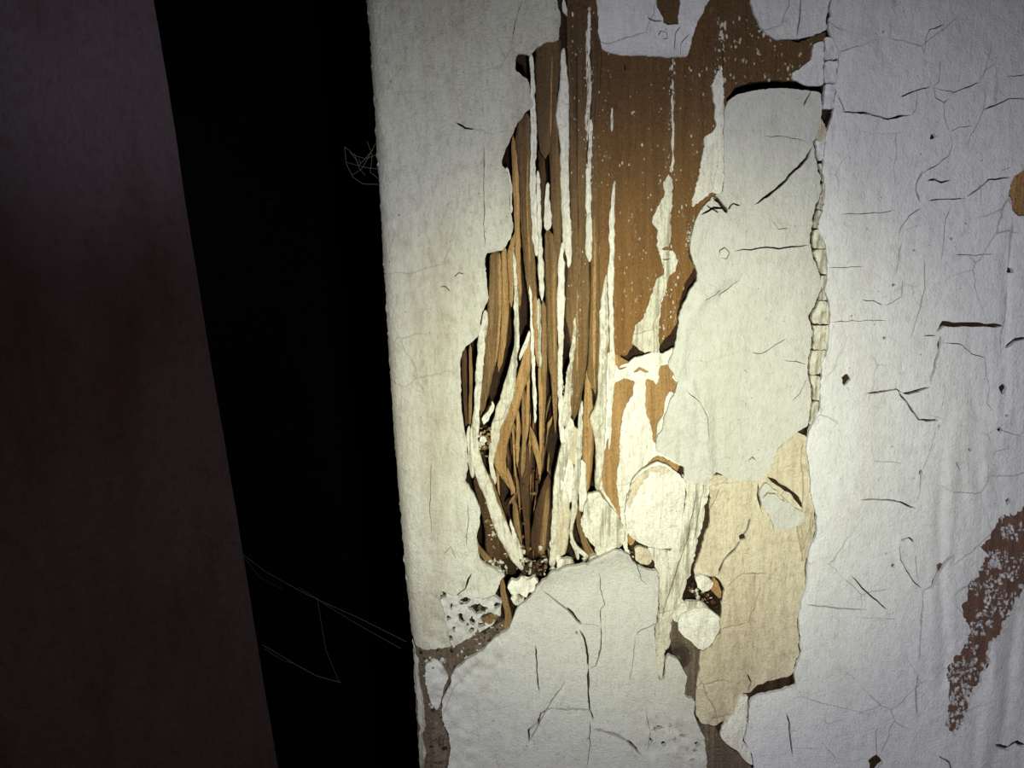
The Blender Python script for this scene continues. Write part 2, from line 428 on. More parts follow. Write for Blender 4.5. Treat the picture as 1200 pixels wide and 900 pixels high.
# door leaf, edge wobbling a little with old paint
dd = thing('door_1', P(100, 900, -45), '', ''); del dd['label']; del dd['category']; dd['kind'] = 'structure'
dp = [(-330, -700), (60, -700), (158, -160), (180, 0), (192, 70), (205, 150), (216, 230), (231, 320), (246, 420), (262, 510), (280, 620), (296, 720), (312, 820), (326, 900), (345, 1040), (420, 1500), (-200, 1500)]
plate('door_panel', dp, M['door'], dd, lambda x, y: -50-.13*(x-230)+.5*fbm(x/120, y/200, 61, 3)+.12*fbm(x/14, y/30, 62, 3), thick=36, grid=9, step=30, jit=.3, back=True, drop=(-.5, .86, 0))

# ------------------------------------------------------------------ the door post
post = thing('door_post', P(700, 1040, -40), 'old white timber door post with peeling paint and a rotten splintered hollow', 'door post')
board = thing('casing_board', P(1080, 1040, -20), 'cool white painted board right of the ragged seam, crazed all over with fine cracks', 'board')

DL = [(979, -140), (974, 0), (971, 36), (981, 55), (983, 75), (979, 108), (977, 130), (968, 157), (966, 178), (964, 200), (968, 222), (964, 245), (958, 265), (968, 287), (970, 315), (967, 340), (971, 352), (973, 375), (971, 410), (963, 427), (962, 450), (961, 478), (949, 503), (945, 520), (949, 560), (952, 590), (957, 605), (957, 625), (948, 645), (945, 685), (936, 718), (938, 745), (939, 765), (931, 790), (934, 803)]
CAV = [(560, 60), (600, 40), (640, 55), (650, 200), (664, 400), (700, 470), (712, 560), (735, 600), (740, 655), (700, 668), (640, 690), (600, 700), (560, 680), (545, 600), (535, 500), (532, 400), (560, 290), (585, 190), (590, 120)]
def core_h(x, y):
    h = -3.2+.5*fbm(x/8, y/120, 41, 3)
    d = seg_dist(x, y, CAV+[CAV[0]]); i = inside(x, y, CAV)
    h = np.where(i, h-17*np.clip(d/14, 0, 1)-2.0*fbm(x/6, y/50, 42, 3), h)
    for (cx, cy, r, dp_) in ((812, 345, 22, 4), (782, 402, 16, 3), (826, 694, 18, 15), (795, 765, 16, 10), (560, 715, 34, 5), (735, 425, 22, 3), (900, 104, 26, 4), (870, 110, 18, 4), (940, 104, 22, 4), (592, 700, 18, 7), (765, 545, 30, 2.5), (760, 660, 16, 4)):
        h = h-dp_*np.exp(-(((x-cx)/r)**2+((y-cy)/r)**2))
    return h
core_poly = [(x+3, y) for x, y in LEFT]+[(868, 1040), (872, 868), (880, 822)]+[(x-7, y) for x, y in DL[::-1]]
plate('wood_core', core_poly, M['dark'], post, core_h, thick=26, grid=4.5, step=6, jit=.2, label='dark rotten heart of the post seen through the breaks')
# solid body behind
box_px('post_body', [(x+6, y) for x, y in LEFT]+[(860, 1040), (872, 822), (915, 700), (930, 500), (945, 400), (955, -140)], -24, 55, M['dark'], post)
plate('wood_core', [(x-3, y) for x, y in DL]+[(890, 1040), (1560, 1040), (1560, -140)], M['dark'], board, lambda x, y: -2.2+.2*fbm(x/10, y/60, 43, 3)+0*x, thick=14, grid=7, step=7, jit=.2, label='dark wood under the paint')
plate('wood_face', [(1090, 540), (1260, 530), (1260, 700), (1150, 890), (1090, 880)], M['rust'], board, lambda x, y: -1.5+.25*fbm(x/5, y/30, 45, 4), 1.0, grid=4, label='rust brown wood in the abraded patch')
plate('wood_face', [(1175, 192), (1240, 190), (1240, 262), (1178, 262)], M['tan'], board, lambda x, y: -1.5+.25*fbm(x/5, y/30, 46, 4), 1.0, grid=4, label='tan wood in the small bare patch')

# post and board carry on above and below the frame
for nm, a_, mt, par in (('paint_film', [(396, -420), (424, -138), (978, -138), (1010, -420)], 'white', post), ('paint_film', [(500, 1038), (890, 1038), (868, 1300), (535, 1300)], 'white', post),
                        ('paint_film', [(1016, -420), (981, -138), (1560, -138), (1700, -420)], 'grey_paint', board), ('paint_film', [(894, 1038), (1556, 1038), (1450, 1300), (874, 1300)], 'grey_paint', board)):
    plate(nm, a_, M[mt], par, lambda x, y: 0*x+.1*fbm(x/40, y/40, 44, 2), 1.2, grid=50, step=25, jit=.3)
box_px('post_body', [(400, -420), (430, -142), (935, -142), (950, -420)], -1.5, 20, M['dark'], post)
box_px('post_body', [(504, 1042), (840, 1042), (830, 1300), (540, 1300)], -1.5, 20, M['dark'], post)

# ---- left paint film
A_R = [(650, -140), (652, 0), (656, 12), (658, 28), (655, 38), (655, 47), (640, 50), (628, 55), (624, 65), (618, 64), (612, 62), (606, 64), (604, 72), (605, 82), (612, 88), (619, 93), (621, 105), (623, 118), (626, 124), (615, 132), (606, 145), (602, 158), (594, 172), (589, 185), (588, 193), (594, 200), (597, 207), (598, 225), (597, 240), (600, 255), (602, 264), (600, 275), (594, 287), (589, 294), (570, 296), (569, 310), (570, 330), (572, 349), (570, 358), (564, 368), (563, 376), (562, 390), (557, 397), (552, 402), (543, 409), (539, 420), (539, 440), (540, 460), (541, 485), (543, 497), (545, 510), (547, 520), (547, 540), (548, 553), (545, 565), (550, 572), (556, 582), (563, 598), (562, 615), (558, 625), (559, 640), (562, 655), (570, 662), (578, 666), (590, 672), (586, 684), (580, 697), (566, 702), (547, 697), (530, 697), (517, 692), (515, 702), (520, 720), (524, 745), (530, 757), (512, 760), (497, 762), (486, 756)]
A = [(x, y) for x, y in LEFT if y < 750]+A_R[::-1]
def crk(L, s0=0): return [crack_loop(pl, w_, i+s0) for i, (pl, w_) in enumerate(L)]
A_cr = crk([([(535, 143), (545, 150), (556, 151)], 1.5), ([(612, 0), (603, 30), (600, 52)], .7), ([(567, 165), (567, 230), (568, 292)], .6),
  ([(532, 325), (538, 320), (544, 321)], .9), ([(516, 337), (522, 336), (528, 341)], 1.0), ([(548, 590), (549, 610), (546, 640)], .8), ([(505, 540), (504, 600), (506, 630)], .6),
  ([(586, 470+150), (584, 640)], .1), ([(533, 700), (545, 690), (552, 672)], 1.4), ([(520, 650), (528, 640), (534, 655)], .7)])
plate('paint_film', A, M['grubby'], post, lambda x, y: face(x, y)+round_left(x, y), 1.3, A_cr, curl=(.25, 6), label='broad grubby white paint film along the left corner')

# ---- top paint tabs
T1 = [(699, -140), (698, 0), (701, 20), (702, 45), (705, 55), (712, 62), (730, 64), (765, 66), (805, 67), (810, 55), (812, 40), (820, 22), (827, 8), (832, 0), (838, -140)]
T1h = rough_loop([(768, -40), (769, 4), (773, 15), (778, 22), (777, 27), (785, 29), (795, 28), (795, 16), (797, 4), (800, -40)], 2.5, .8, 3)
plate('paint_film', T1, M['grey_paint'], post, lambda x, y: .4+face(x, y)+.9*np.exp(-np.clip(67-y, 0, 99)/7.), .8, [T1h]+crk([([(808, 40), (798, 52), (798, 64)], .8), ([(790, 60), (792, 40), (797, 30)], .9), ([(771, 42), (774, 36), (781, 38), (782, 45), (776, 46)], 1.0), ([(758, 20), (768, 25), (776, 25)], 1.5)], 40), back=True, label='grey white paint tab with a straight lower edge')
T2 = [(878, -140), (880, 0), (886, 20), (892, 33), (903, 42), (913, 46), (935, 46), (952, 42), (969, 36), (968, 20), (972, 0), (973, -140)]
plate('paint_film', T2, M['grey_paint'], post, lambda x, y: .1+face(x, y), 1.0, crk([([(939, -20), (938, 15), (934, 44)], 1.3)], 50), curl=(.3, 6))
plate('paint_film', [(953, 52), (965, 47), (965, 75), (964, 99), (952, 102), (943, 98), (928, 93), (928, 85), (938, 80), (943, 76), (950, 70)], M['grey_paint'], post, lambda x, y: -.1+face(x, y), .9)
plate('paint_film', [(658, -60), (661, 0), (665, 12), (672, 14), (671, 19), (665, 21), (660, 14), (652, -60)], M['grey_paint'], post, lambda x, y: -.6+face(x, y), .6, grid=2.5)

# ---- main right film
Cp = [(849, 128), (853, 119), (860, 113), (872, 108), (890, 105), (910, 103), (935, 104), (950, 107), (962, 109), (963, 120), (961, 145), (953, 166), (955, 185), (961, 205), (963, 222), (955, 245), (948, 280), (952, 300), (960, 318), (962, 340), (954, 358), (947, 372), (952, 388), (950, 408), (946, 425), (946, 438), (951, 458), (950, 480), (946, 500), (932, 507), (920, 517), (912, 525), (905, 542), (899, 557), (890, 561), (867, 563), (852, 560), (840, 553), (834, 560), (820, 566), (800, 562), (803, 556), (800, 545), (788, 538), (770, 530), (768, 524), (770, 514), (777, 500), (780, 485), (785, 470), (792, 460), (794, 448), (789, 436), (782, 428), (787, 418), (791, 408), (794, 392), (797, 366), (803, 352), (811, 337), (818, 328), (817, 318), (812, 305), (808, 290), (811, 272), (816, 257), (825, 241), (837, 229), (848, 224)]
C_cr = crk([([(953, 172), (941, 190), (926, 205), (912, 220), (898, 231), (884, 240)], 2.4), ([(860, 294), (880, 292), (898, 290), (915, 291), (950, 287)], 1.2),
  ([(880, 413), (893, 414), (907, 405), (922, 396)], .9), ([(918, 422), (932, 424), (946, 427)], .8), ([(895, 160), (920, 160), (945, 166)], .8),
  ([(834, 226), (843, 236), (852, 250)], 3.2), ([(836, 232), (846, 241), (853, 247)], 1.6), ([(822, 252), (836, 244), (853, 244)], 1.8), ([(853, 246), (859, 238), (868, 241)], 1.6), ([(828, 240), (842, 250)], 1.2),
  ([(843, 299), (843, 294), (849, 290), (855, 296), (852, 303), (845, 302)], 1.1), ([(868, 326), (855, 336), (842, 347)], .8), ([(950, 107), (946, 116), (942, 124)], 1.6),
  ([(905, 258), (912, 268), (925, 268)], .7), ([(872, 433), (876, 437)], .8), ([(877, 540), (881, 535), (886, 539)], 1.0), ([(826, 352), (838, 346), (845, 338)], .7), ([(928, 470), (938, 460), (945, 445)], .8), ([(805, 458), (820, 472), (829, 490), (831, 520)], .6)], 60)
def Ch(x, y):
    h = .3+face(x, y)+2.6*np.exp(-np.clip(y-104-(np.abs(x-905)/40)**2*4, 0, 999)/20.)*(x > 845)
    h += .9*np.exp(-((x-815)**2+(y-345)**2)/18.**2)+.6*np.exp(-((x-835)**2+(y-240)**2)/14.**2)
    return h
plate('paint_film', Cp, M['white'], post, Ch, 1.0, C_cr, back=True, label='large smooth paint film lifted and curling at its rounded top edge')
SL = [(845, 76), (838, 92), (833, 100), (836, 106), (838, 122), (838, 135), (840, 147), (832, 155), (826, 160), (825, 175), (822, 190), (820, 205), (815, 215), (811, 236), (812, 243), (820, 236), (833, 225), (842, 228), (847, 222), (848, 180), (848, 120), (847, 90)]
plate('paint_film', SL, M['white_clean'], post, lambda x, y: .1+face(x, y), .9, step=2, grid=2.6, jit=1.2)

# ---- column, bottom and cream layers
COL = [(800, 556), (818, 562), (835, 552), (832, 572), (827, 590), (823, 615), (816, 643), (810, 672), (803, 684), (799, 697), (802, 706), (790, 712), (786, 728), (785, 745), (786, 757), (780, 762), (776, 796), (771, 790), (768, 760), (768, 735), (772, 720), (772, 690), (771, 668), (764, 655), (758, 641), (772, 644), (786, 646), (794, 622), (802, 600), (805, 578)]
plate('paint_film', COL, M['edge'], post, lambda x, y: -.2+face(x, y), .9, crk([([(817, 570), (812, 600), (806, 630), (796, 660), (782, 700), (774, 730)], 1.0), ([(826, 560), (822, 585), (812, 640)], .8)], 90), grid=2.5, jit=1.3, label='wrinkled yellowed paint column beside the blister')
E = [(540, 1040), (524, 900), (528, 880), (525, 860), (519, 845), (517, 832), (520, 815), (527, 805), (530, 790), (540, 778), (556, 768), (565, 763), (575, 752), (588, 742), (598, 735), (603, 722), (606, 712), (615, 706), (622, 700), (628, 692), (634, 683), (645, 672), (665, 664), (690, 661), (705, 652), (718, 646), (728, 646), (738, 652), (745, 662), (757, 667), (770, 669), (772, 690), (771, 715), (767, 735), (768, 762), (772, 797), (779, 796), (780, 775), (785, 768), (794, 775), (802, 786), (806, 795), (803, 801), (803, 817), (814, 821), (814, 838), (819, 852), (825, 868), (829, 900), (838, 1040)]
E_cr = crk([([(636, 692), (655, 706), (668, 717), (677, 728)], 1.3), ([(664, 712), (676, 726), (682, 732)], 3), ([(679, 738), (686, 750), (689, 768), (690, 782)], 1.8), ([(690, 782), (689, 810), (691, 832), (696, 845)], 1.6),
  ([(695, 854), (706, 856), (722, 861), (735, 868), (753, 886)], 2.6), ([(651, 831), (672, 831), (690, 832)], 1.7), ([(677, 729), (690, 732), (704, 734)], .8), ([(704, 734), (704, 715), (709, 708), (703, 690), (703, 672)], .9),
  ([(704, 734), (704, 760), (698, 780), (690, 783)], 1.1), ([(619, 872), (620, 855), (630, 848), (634, 835), (650, 828)], 1.5), ([(628, 755), (629, 785), (632, 812)], 1.2), ([(620, 868), (640, 832), (661, 800)], 1.1),
  ([(692, 845), (691, 870), (688, 900)], .8), ([(745, 745), (752, 738), (770, 731)], 1.1), ([(744, 746), (743, 770), (737, 800)], .6), ([(757, 830), (762, 860), (758, 880)], .6), ([(560, 832), (580, 832), (600, 826)], .5), ([(763, 856), (772, 852), (778, 853)], 2), ([(745, 655), (752, 680), (760, 686)], .7), ([(512, 860), (521, 832), (532, 805), (545, 795)], .3)], 120)
def Eh(x, y):
    top = np.interp(x, [620, 645, 690, 728, 770], [700, 672, 661, 646, 669])
    return .5+face(x, y)+2.3*np.exp(-np.clip(y-top, 0, 999)/16.)*np.clip((x-615)/25, 0, 1)*np.clip((775-x)/20, 0, 1)
plate('paint_film', E, M['white'], post, Eh, 1.3, E_cr+[rough_loop(blob(*q), 1.5, 1.2, int(q[0])) for q in ((770, 855, 5, 2, 1), (785, 850, 3, 2.5, 2), (778, 872, 3, 3, 3), (800, 862, 4, 2, 4), (790, 866, 2, 3, 1), (817, 872, 4, 3.5, 2), (806, 878, 2.5, 2, 3), (763, 868, 1.5, 3, 4), (812, 890, 3, 2, 2), (795, 888, 1.8, 1.8, 1), (654, 884, 1.5, 2, 1), (688, 866, 2, 1.2, 2), (676, 742, 1.6, 1.6, 3))], jit=1.1, back=True, label='broad paint film below the hollow with a proud broken upper lip')
CR = [(834, 556), (852, 558), (890, 558), (905, 538), (914, 524), (932, 504), (945, 512), (946, 530), (950, 570), (953, 595), (955, 622), (948, 642), (943, 660), (943, 690), (934, 720), (936, 745), (936, 765), (929, 786), (929, 792), (905, 797), (887, 802), (880, 811), (866, 814), (861, 833), (850, 844), (838, 850), (822, 848), (816, 838), (815, 820), (818, 790), (821, 764), (835, 757), (843, 740), (845, 724), (846, 706), (849, 690), (843, 678), (838, 676), (834, 676), (826, 672), (814, 676), (813, 670), (822, 645), (832, 612), (831, 590)]
CR_cr = crk([([(900, 559), (914, 568), (930, 580), (945, 598)], 3.6), ([(879, 606), (876, 620), (870, 630)], 1.8), ([(866, 628), (874, 632)], 5), ([(868, 632), (860, 645), (848, 656), (841, 674)], 2.0), ([(850, 690), (862, 678), (870, 672), (900, 671)], 1.0), ([(889, 566), (888, 580), (892, 599)], 1.5), ([(829, 600), (836, 590), (844, 570)], .8), ([(876, 790), (880, 800), (876, 810)], 1.2), ([(944, 540), (946, 580), (947, 620)], 1.2), ([(842, 735), (841, 745)], 4)], 160)
plate('undercoat_film', CR, M['cream'], post, lambda x, y: -1.0+face(x, y)+.35*fbm(x/6, y/45, 71, 3), .9, CR_cr, jit=1.0, label='yellowed cream undercoat laid bare between the white films')
plate('paint_film', [(866, 816), (877, 816), (875, 845), (870, 868), (879, 880), (882, 897), (874, 892), (864, 880), (852, 873), (844, 862), (850, 846), (861, 834)], M['white_clean'], post, lambda x, y: -.2+face(x, y), .9, grid=2.5)
plate('wood_strip', [(815, 846), (838, 852), (845, 862), (852, 874), (866, 884), (882, 900), (890, 1040), (832, 1040), (826, 870)], M['grey_wood'], post, lambda x, y: -1.9+.25*fbm(x/5, y/60, 72, 3), 1.5, label='bare brown wood at the foot of the split')
plate('wood_strip', [(782, 722), (792, 712), (800, 742), (812, 755), (822, 764), (818, 790), (815, 812), (812, 822), (800, 818), (806, 795), (800, 782), (788, 770)], M['grey_wood'], post, lambda x, y: -2.3+.25*fbm(x/5, y/60, 73, 3)-9*np.exp(-((x-795)**2+(y-770)**2)/81.), 1.5, grid=2.5)

# ---- left foot of the post: bare strip and patches by the corner
plate('wood_strip', [(485, 758), (500, 762), (512, 760), (530, 758), (532, 790), (520, 812), (518, 845), (528, 870), (524, 905), (540, 1040), (502, 1040), (494, 900), (489, 850), (487, 800)], M['grey_wood'], post, lambda x, y: -1.3+round_left(x, y)*.6+.5*fbm(x/6, y/9, 74, 3), 1.5, jit=.5, label='dark bare wood along the lower left corner')
plate('paint_film', [(498, 779), (512, 774), (520, 782), (526, 795), (520, 806), (517, 822), (512, 834), (505, 824), (500, 806)], M['white'], post, lambda x, y: -.4+face(x, y), .8, grid=2.5)
plate('paint_film', [(485, 757), (489, 775), (492, 800), (497, 830), (499, 850), (494, 862), (499, 880), (496, 900), (503, 960), (506, 1040), (500, 1040), (492, 900), (489, 850), (486, 800), (483, 750)], M['edge'], post, lambda x, y: -.6+face(x, y)+round_left(x, y), .8, grid=2.5, step=2)

# ---- bare brown wood above the hollow
def grain(x, y, s): return .22*fbm(x/3.2, y/150, s, 3)+.25*fbm(x/14, y/300, s+5, 2)
BP = [(662, -140), (874, -140), (878, 0), (884, 20), (890, 34), (902, 44), (935, 50), (968, 38), (966, 98), (935, 95), (905, 94), (882, 96), (864, 101), (853, 112), (849, 128), (849, 225), (830, 240), (818, 256), (812, 272), (806, 288), (808, 302), (814, 313), (810, 322), (802, 335), (797, 350), (794, 372), (791, 382), (783, 393), (774, 403), (770, 404), (764, 400), (752, 395), (745, 398), (741, 407), (734, 417), (722, 418), (719, 405), (718, 300), (716, 250), (712, 120), (708, 66), (690, 30), (664, 26)]
plate('wood_face', BP, M['brown'], post, lambda x, y: -1.1+grain(x, y, 81)+.0*x, 1.6, crk([([(732, 75), (733, 84)], 1.2), ([(785, 60), (788, 160)], .5), ([(847, 40), (848, 125)], 1.0)], 200), jit=1.2, label='broad flat face of bare brown wood')
plate('wood_strip', [(700, 60), (716, 62), (718, 200), (719, 300), (717, 405), (712, 440), (706, 420), (699, 440), (697, 300), (696, 150)], M['brown'], post, lambda x, y: -1.4+grain(x, y, 91), 2.0, grid=2.6)
W10 = [(784, 204), (776, 215), (780, 225), (772, 240), (766, 252), (765, 262), (771, 270), (770, 290), (774, 298), (776, 310), (779, 321), (770, 325), (766, 340), (760, 358), (754, 374), (745, 380), (743, 390), (741, 402), (755, 412), (773, 414), (772, 390), (773, 367), (779, 345), (783, 325), (790, 318), (794, 308), (792, 297), (785, 290), (787, 275), (786, 250), (788, 243), (788, 208)]
plate('paint_film', W10, M['edge'], post, lambda x, y: -.4+face(x, y)+.3*fbm(x/5, y/20, 95, 3), .6, crk([([(776, 292), (784, 291), (788, 294)], 3), ([(776, 304), (786, 303)], 1.2)], 210), grid=2.2, step=1.8, jit=1.1, label='thin torn island of paint on the brown wood')

# ---- white zone with brown islands under it (middle)
BL1 = rough_loop([(717, 456), (722, 448), (733, 443), (744, 447), (741, 464), (732, 478), (727, 500), (725, 540), (722, 565), (726, 590), (728, 612), (718, 592), (707, 574), (704, 560), (708, 530), (713, 510), (716, 480)], 2.2, 1.0, 5)
BL2 = rough_loop([(757, 443), (764, 447), (770, 452), (772, 440), (773, 428), (781, 426), (790, 434), (787, 443), (797, 454), (792, 461), (784, 460), (780, 472), (776, 487), (771, 500), (769, 520), (766, 520), (765, 508), (757, 483), (757, 465)], 2.2, 1.3, 6)
Np = [(712, 412), (716, 424), (724, 430), (735, 426), (744, 419), (756, 416), (768, 412), (775, 414), (786, 409), (794, 406), (806, 440), (812, 560), (805, 562), (800, 547), (788, 540), (770, 533), (765, 536), (753, 548), (743, 560), (738, 580), (735, 606), (736, 650), (730, 640), (722, 600), (700, 570), (706, 530), (710, 480), (711, 440)]
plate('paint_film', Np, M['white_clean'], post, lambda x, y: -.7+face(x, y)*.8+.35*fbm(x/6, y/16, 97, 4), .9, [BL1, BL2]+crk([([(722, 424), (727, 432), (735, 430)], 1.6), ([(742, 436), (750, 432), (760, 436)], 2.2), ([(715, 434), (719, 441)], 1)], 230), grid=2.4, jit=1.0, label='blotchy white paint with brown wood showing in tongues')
plate('wood_face', [(700, 400), (745, 430), (800, 420), (800, 540), (740, 640), (700, 600)], M['tan'], post, lambda x, y: -1.7+grain(x, y, 98), 1.4, label='lit orange brown wood')

# ---- blister and lifted flakes in the middle
def dome(cx, cy, rx, ry, a): return lambda x, y: a*np.clip(1-((x-cx)/rx)**2-((y-cy)/ry)**2, -1.2, 1)
d1 = dome(768, 600, 42, 62, 1.6)
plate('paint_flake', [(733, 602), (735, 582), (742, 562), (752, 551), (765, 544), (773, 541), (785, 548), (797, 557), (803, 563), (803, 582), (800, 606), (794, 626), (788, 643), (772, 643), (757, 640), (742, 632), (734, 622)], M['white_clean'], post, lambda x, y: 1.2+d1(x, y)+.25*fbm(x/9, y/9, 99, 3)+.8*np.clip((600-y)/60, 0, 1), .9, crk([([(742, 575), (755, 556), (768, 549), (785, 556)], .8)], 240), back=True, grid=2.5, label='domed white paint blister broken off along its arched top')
plate('paint_flake', [(734, 590), (741, 568), (749, 556), (760, 549), (773, 546), (786, 552), (780, 556), (766, 557), (753, 566), (745, 578), (738, 598)], M['cream'], post, lambda x, y: 2.6+.6*fbm(x/6, y/6, 191, 3), 1.0, back=True, grid=2.2, step=2, jit=1.2, label='broken cream rim along the top of the blister')
plate('paint_flake', [(688, 579), (702, 576), (710, 588), (720, 598), (729, 613), (734, 630), (727, 642), (712, 646), (700, 651), (696, 640), (686, 628), (681, 612), (684, 594)], M['edge'], post, lambda x, y: .8+.012*(y-610)+.35*fbm(x/8, y/8, 100, 4), 1.1, back=True, grid=2.4, jit=1.3, label='crusty yellow white flake above the lip')
plate('paint_flake', [(744, 642), (752, 641), (762, 646), (764, 655), (760, 662), (750, 661), (744, 655)], M['cream'], post, lambda x, y: -.4+.4*fbm(x/6, y/6, 101, 3), 1.1, back=True, grid=2.2)
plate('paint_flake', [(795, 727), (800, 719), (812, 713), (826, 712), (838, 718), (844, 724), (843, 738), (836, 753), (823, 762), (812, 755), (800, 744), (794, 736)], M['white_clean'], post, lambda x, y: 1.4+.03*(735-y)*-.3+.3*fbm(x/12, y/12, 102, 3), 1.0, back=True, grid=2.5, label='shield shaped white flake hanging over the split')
plate('paint_flake', [(787, 726), (789, 716), (798, 707), (810, 704), (822, 706), (832, 714), (826, 716), (812, 714), (800, 720), (794, 730)], M['edge'], post, lambda x, y: .4+.4*fbm(x/5, y/5, 103, 3), 1.1, back=True, grid=2.2, jit=1.3)
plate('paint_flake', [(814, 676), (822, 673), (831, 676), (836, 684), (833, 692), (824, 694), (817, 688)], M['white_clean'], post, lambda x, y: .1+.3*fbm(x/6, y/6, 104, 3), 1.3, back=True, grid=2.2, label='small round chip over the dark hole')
plate('wood_strip', [(836, 676), (842, 684), (846, 694), (844, 702), (838, 697), (833, 690)], M['tan'], post, lambda x, y: -.9+.3*fbm(x/4, y/9, 105, 3), 1.3, grid=2.2)
plate('paint_flake', [(896, 566), (904, 570), (918, 584), (932, 596), (943, 602), (943, 613), (926, 620), (909, 622), (901, 606), (893, 592), (890, 578)], M['white'], post, lambda x, y: .2+face(x, y)+.5*np.clip((590-y)/20, 0, 1), .9, crk([([(894, 584), (900, 577), (910, 578), (920, 587)], 2.4)], 250), back=True, grid=2.5, label='white flake left on the cream undercoat')

# ---- seam filler between post and board, broken into lumps
CL = [(966, 40), (966, 100), (965, 112), (963, 145), (955, 166), (957, 185), (963, 205), (964, 222), (957, 245), (951, 280), (954, 300), (961, 318), (963, 340), (957, 358), (950, 372), (954, 388), (952, 408), (948, 425), (948, 438), (953, 458), (952, 480), (947, 498)]
cy_, cx_ = np.array([p[1] for p in CL]), np.array([p[0] for p in CL]); dy_, dx_ = np.array([p[1] for p in DL]), np.array([p[0] for p in DL])
yb = [42, 70, 98, 128, 152, 190, 214, 246, 268, 292, 322, 352, 380, 410, 440, 470, 498]
for i in range(len(yb)-1):
    if i == 3: continue
    ys_ = np.linspace(yb[i]+1.0, yb[i+1]-.5, 6)
    L_ = [(float(np.interp(y, cy_, cx_))+.6, y) for y in ys_]; R_ = [(float(np.interp(y, dy_, dx_))-1.0, y) for y in ys_]
    if max(r[0]-l[0] for l, r in zip(L_, R_)) < 3: continue
    R_ = [(max(r[0], l[0]+1.5), r[1]) for l, r in zip(L_, R_)]
    plate('seam_filler', L_+R_[::-1], M['grey_paint' if i < 5 else 'edge'], post, lambda x, y, i=i: -.3+.35*_h(np.int64(i), np.int64(3), 4)+.5*fbm(x/6, y/9, 110+i, 3), 1.2, grid=2.4, step=2, jit=1.0, seed=i)
plate('seam_filler', [(941, 520), (944, 540), (948, 575), (950, 600), (955, 610), (955, 622), (947, 640), (942, 660), (938, 640), (934, 612), (941, 600), (942, 570), (939, 540)], M['cream'], post, lambda x, y: -.1+.6*fbm(x/4, y/12, 131, 3), 1.0, crk([([(947, 560), (949, 590), (952, 612), (948, 632)], 1.6), ([(937, 618), (940, 632)], 2)], 260), grid=2.2, step=2)
tg = plate('paint_flake', [(957, 142), (963, 140), (968, 148), (969, 158), (964, 166), (957, 164), (954, 154)], M['cream'], post, lambda x, y: .5+.5*fbm(x/4, y/4, 133, 3), 1.4, back=True, grid=2.2, label='small round plug of old filler on the seam')

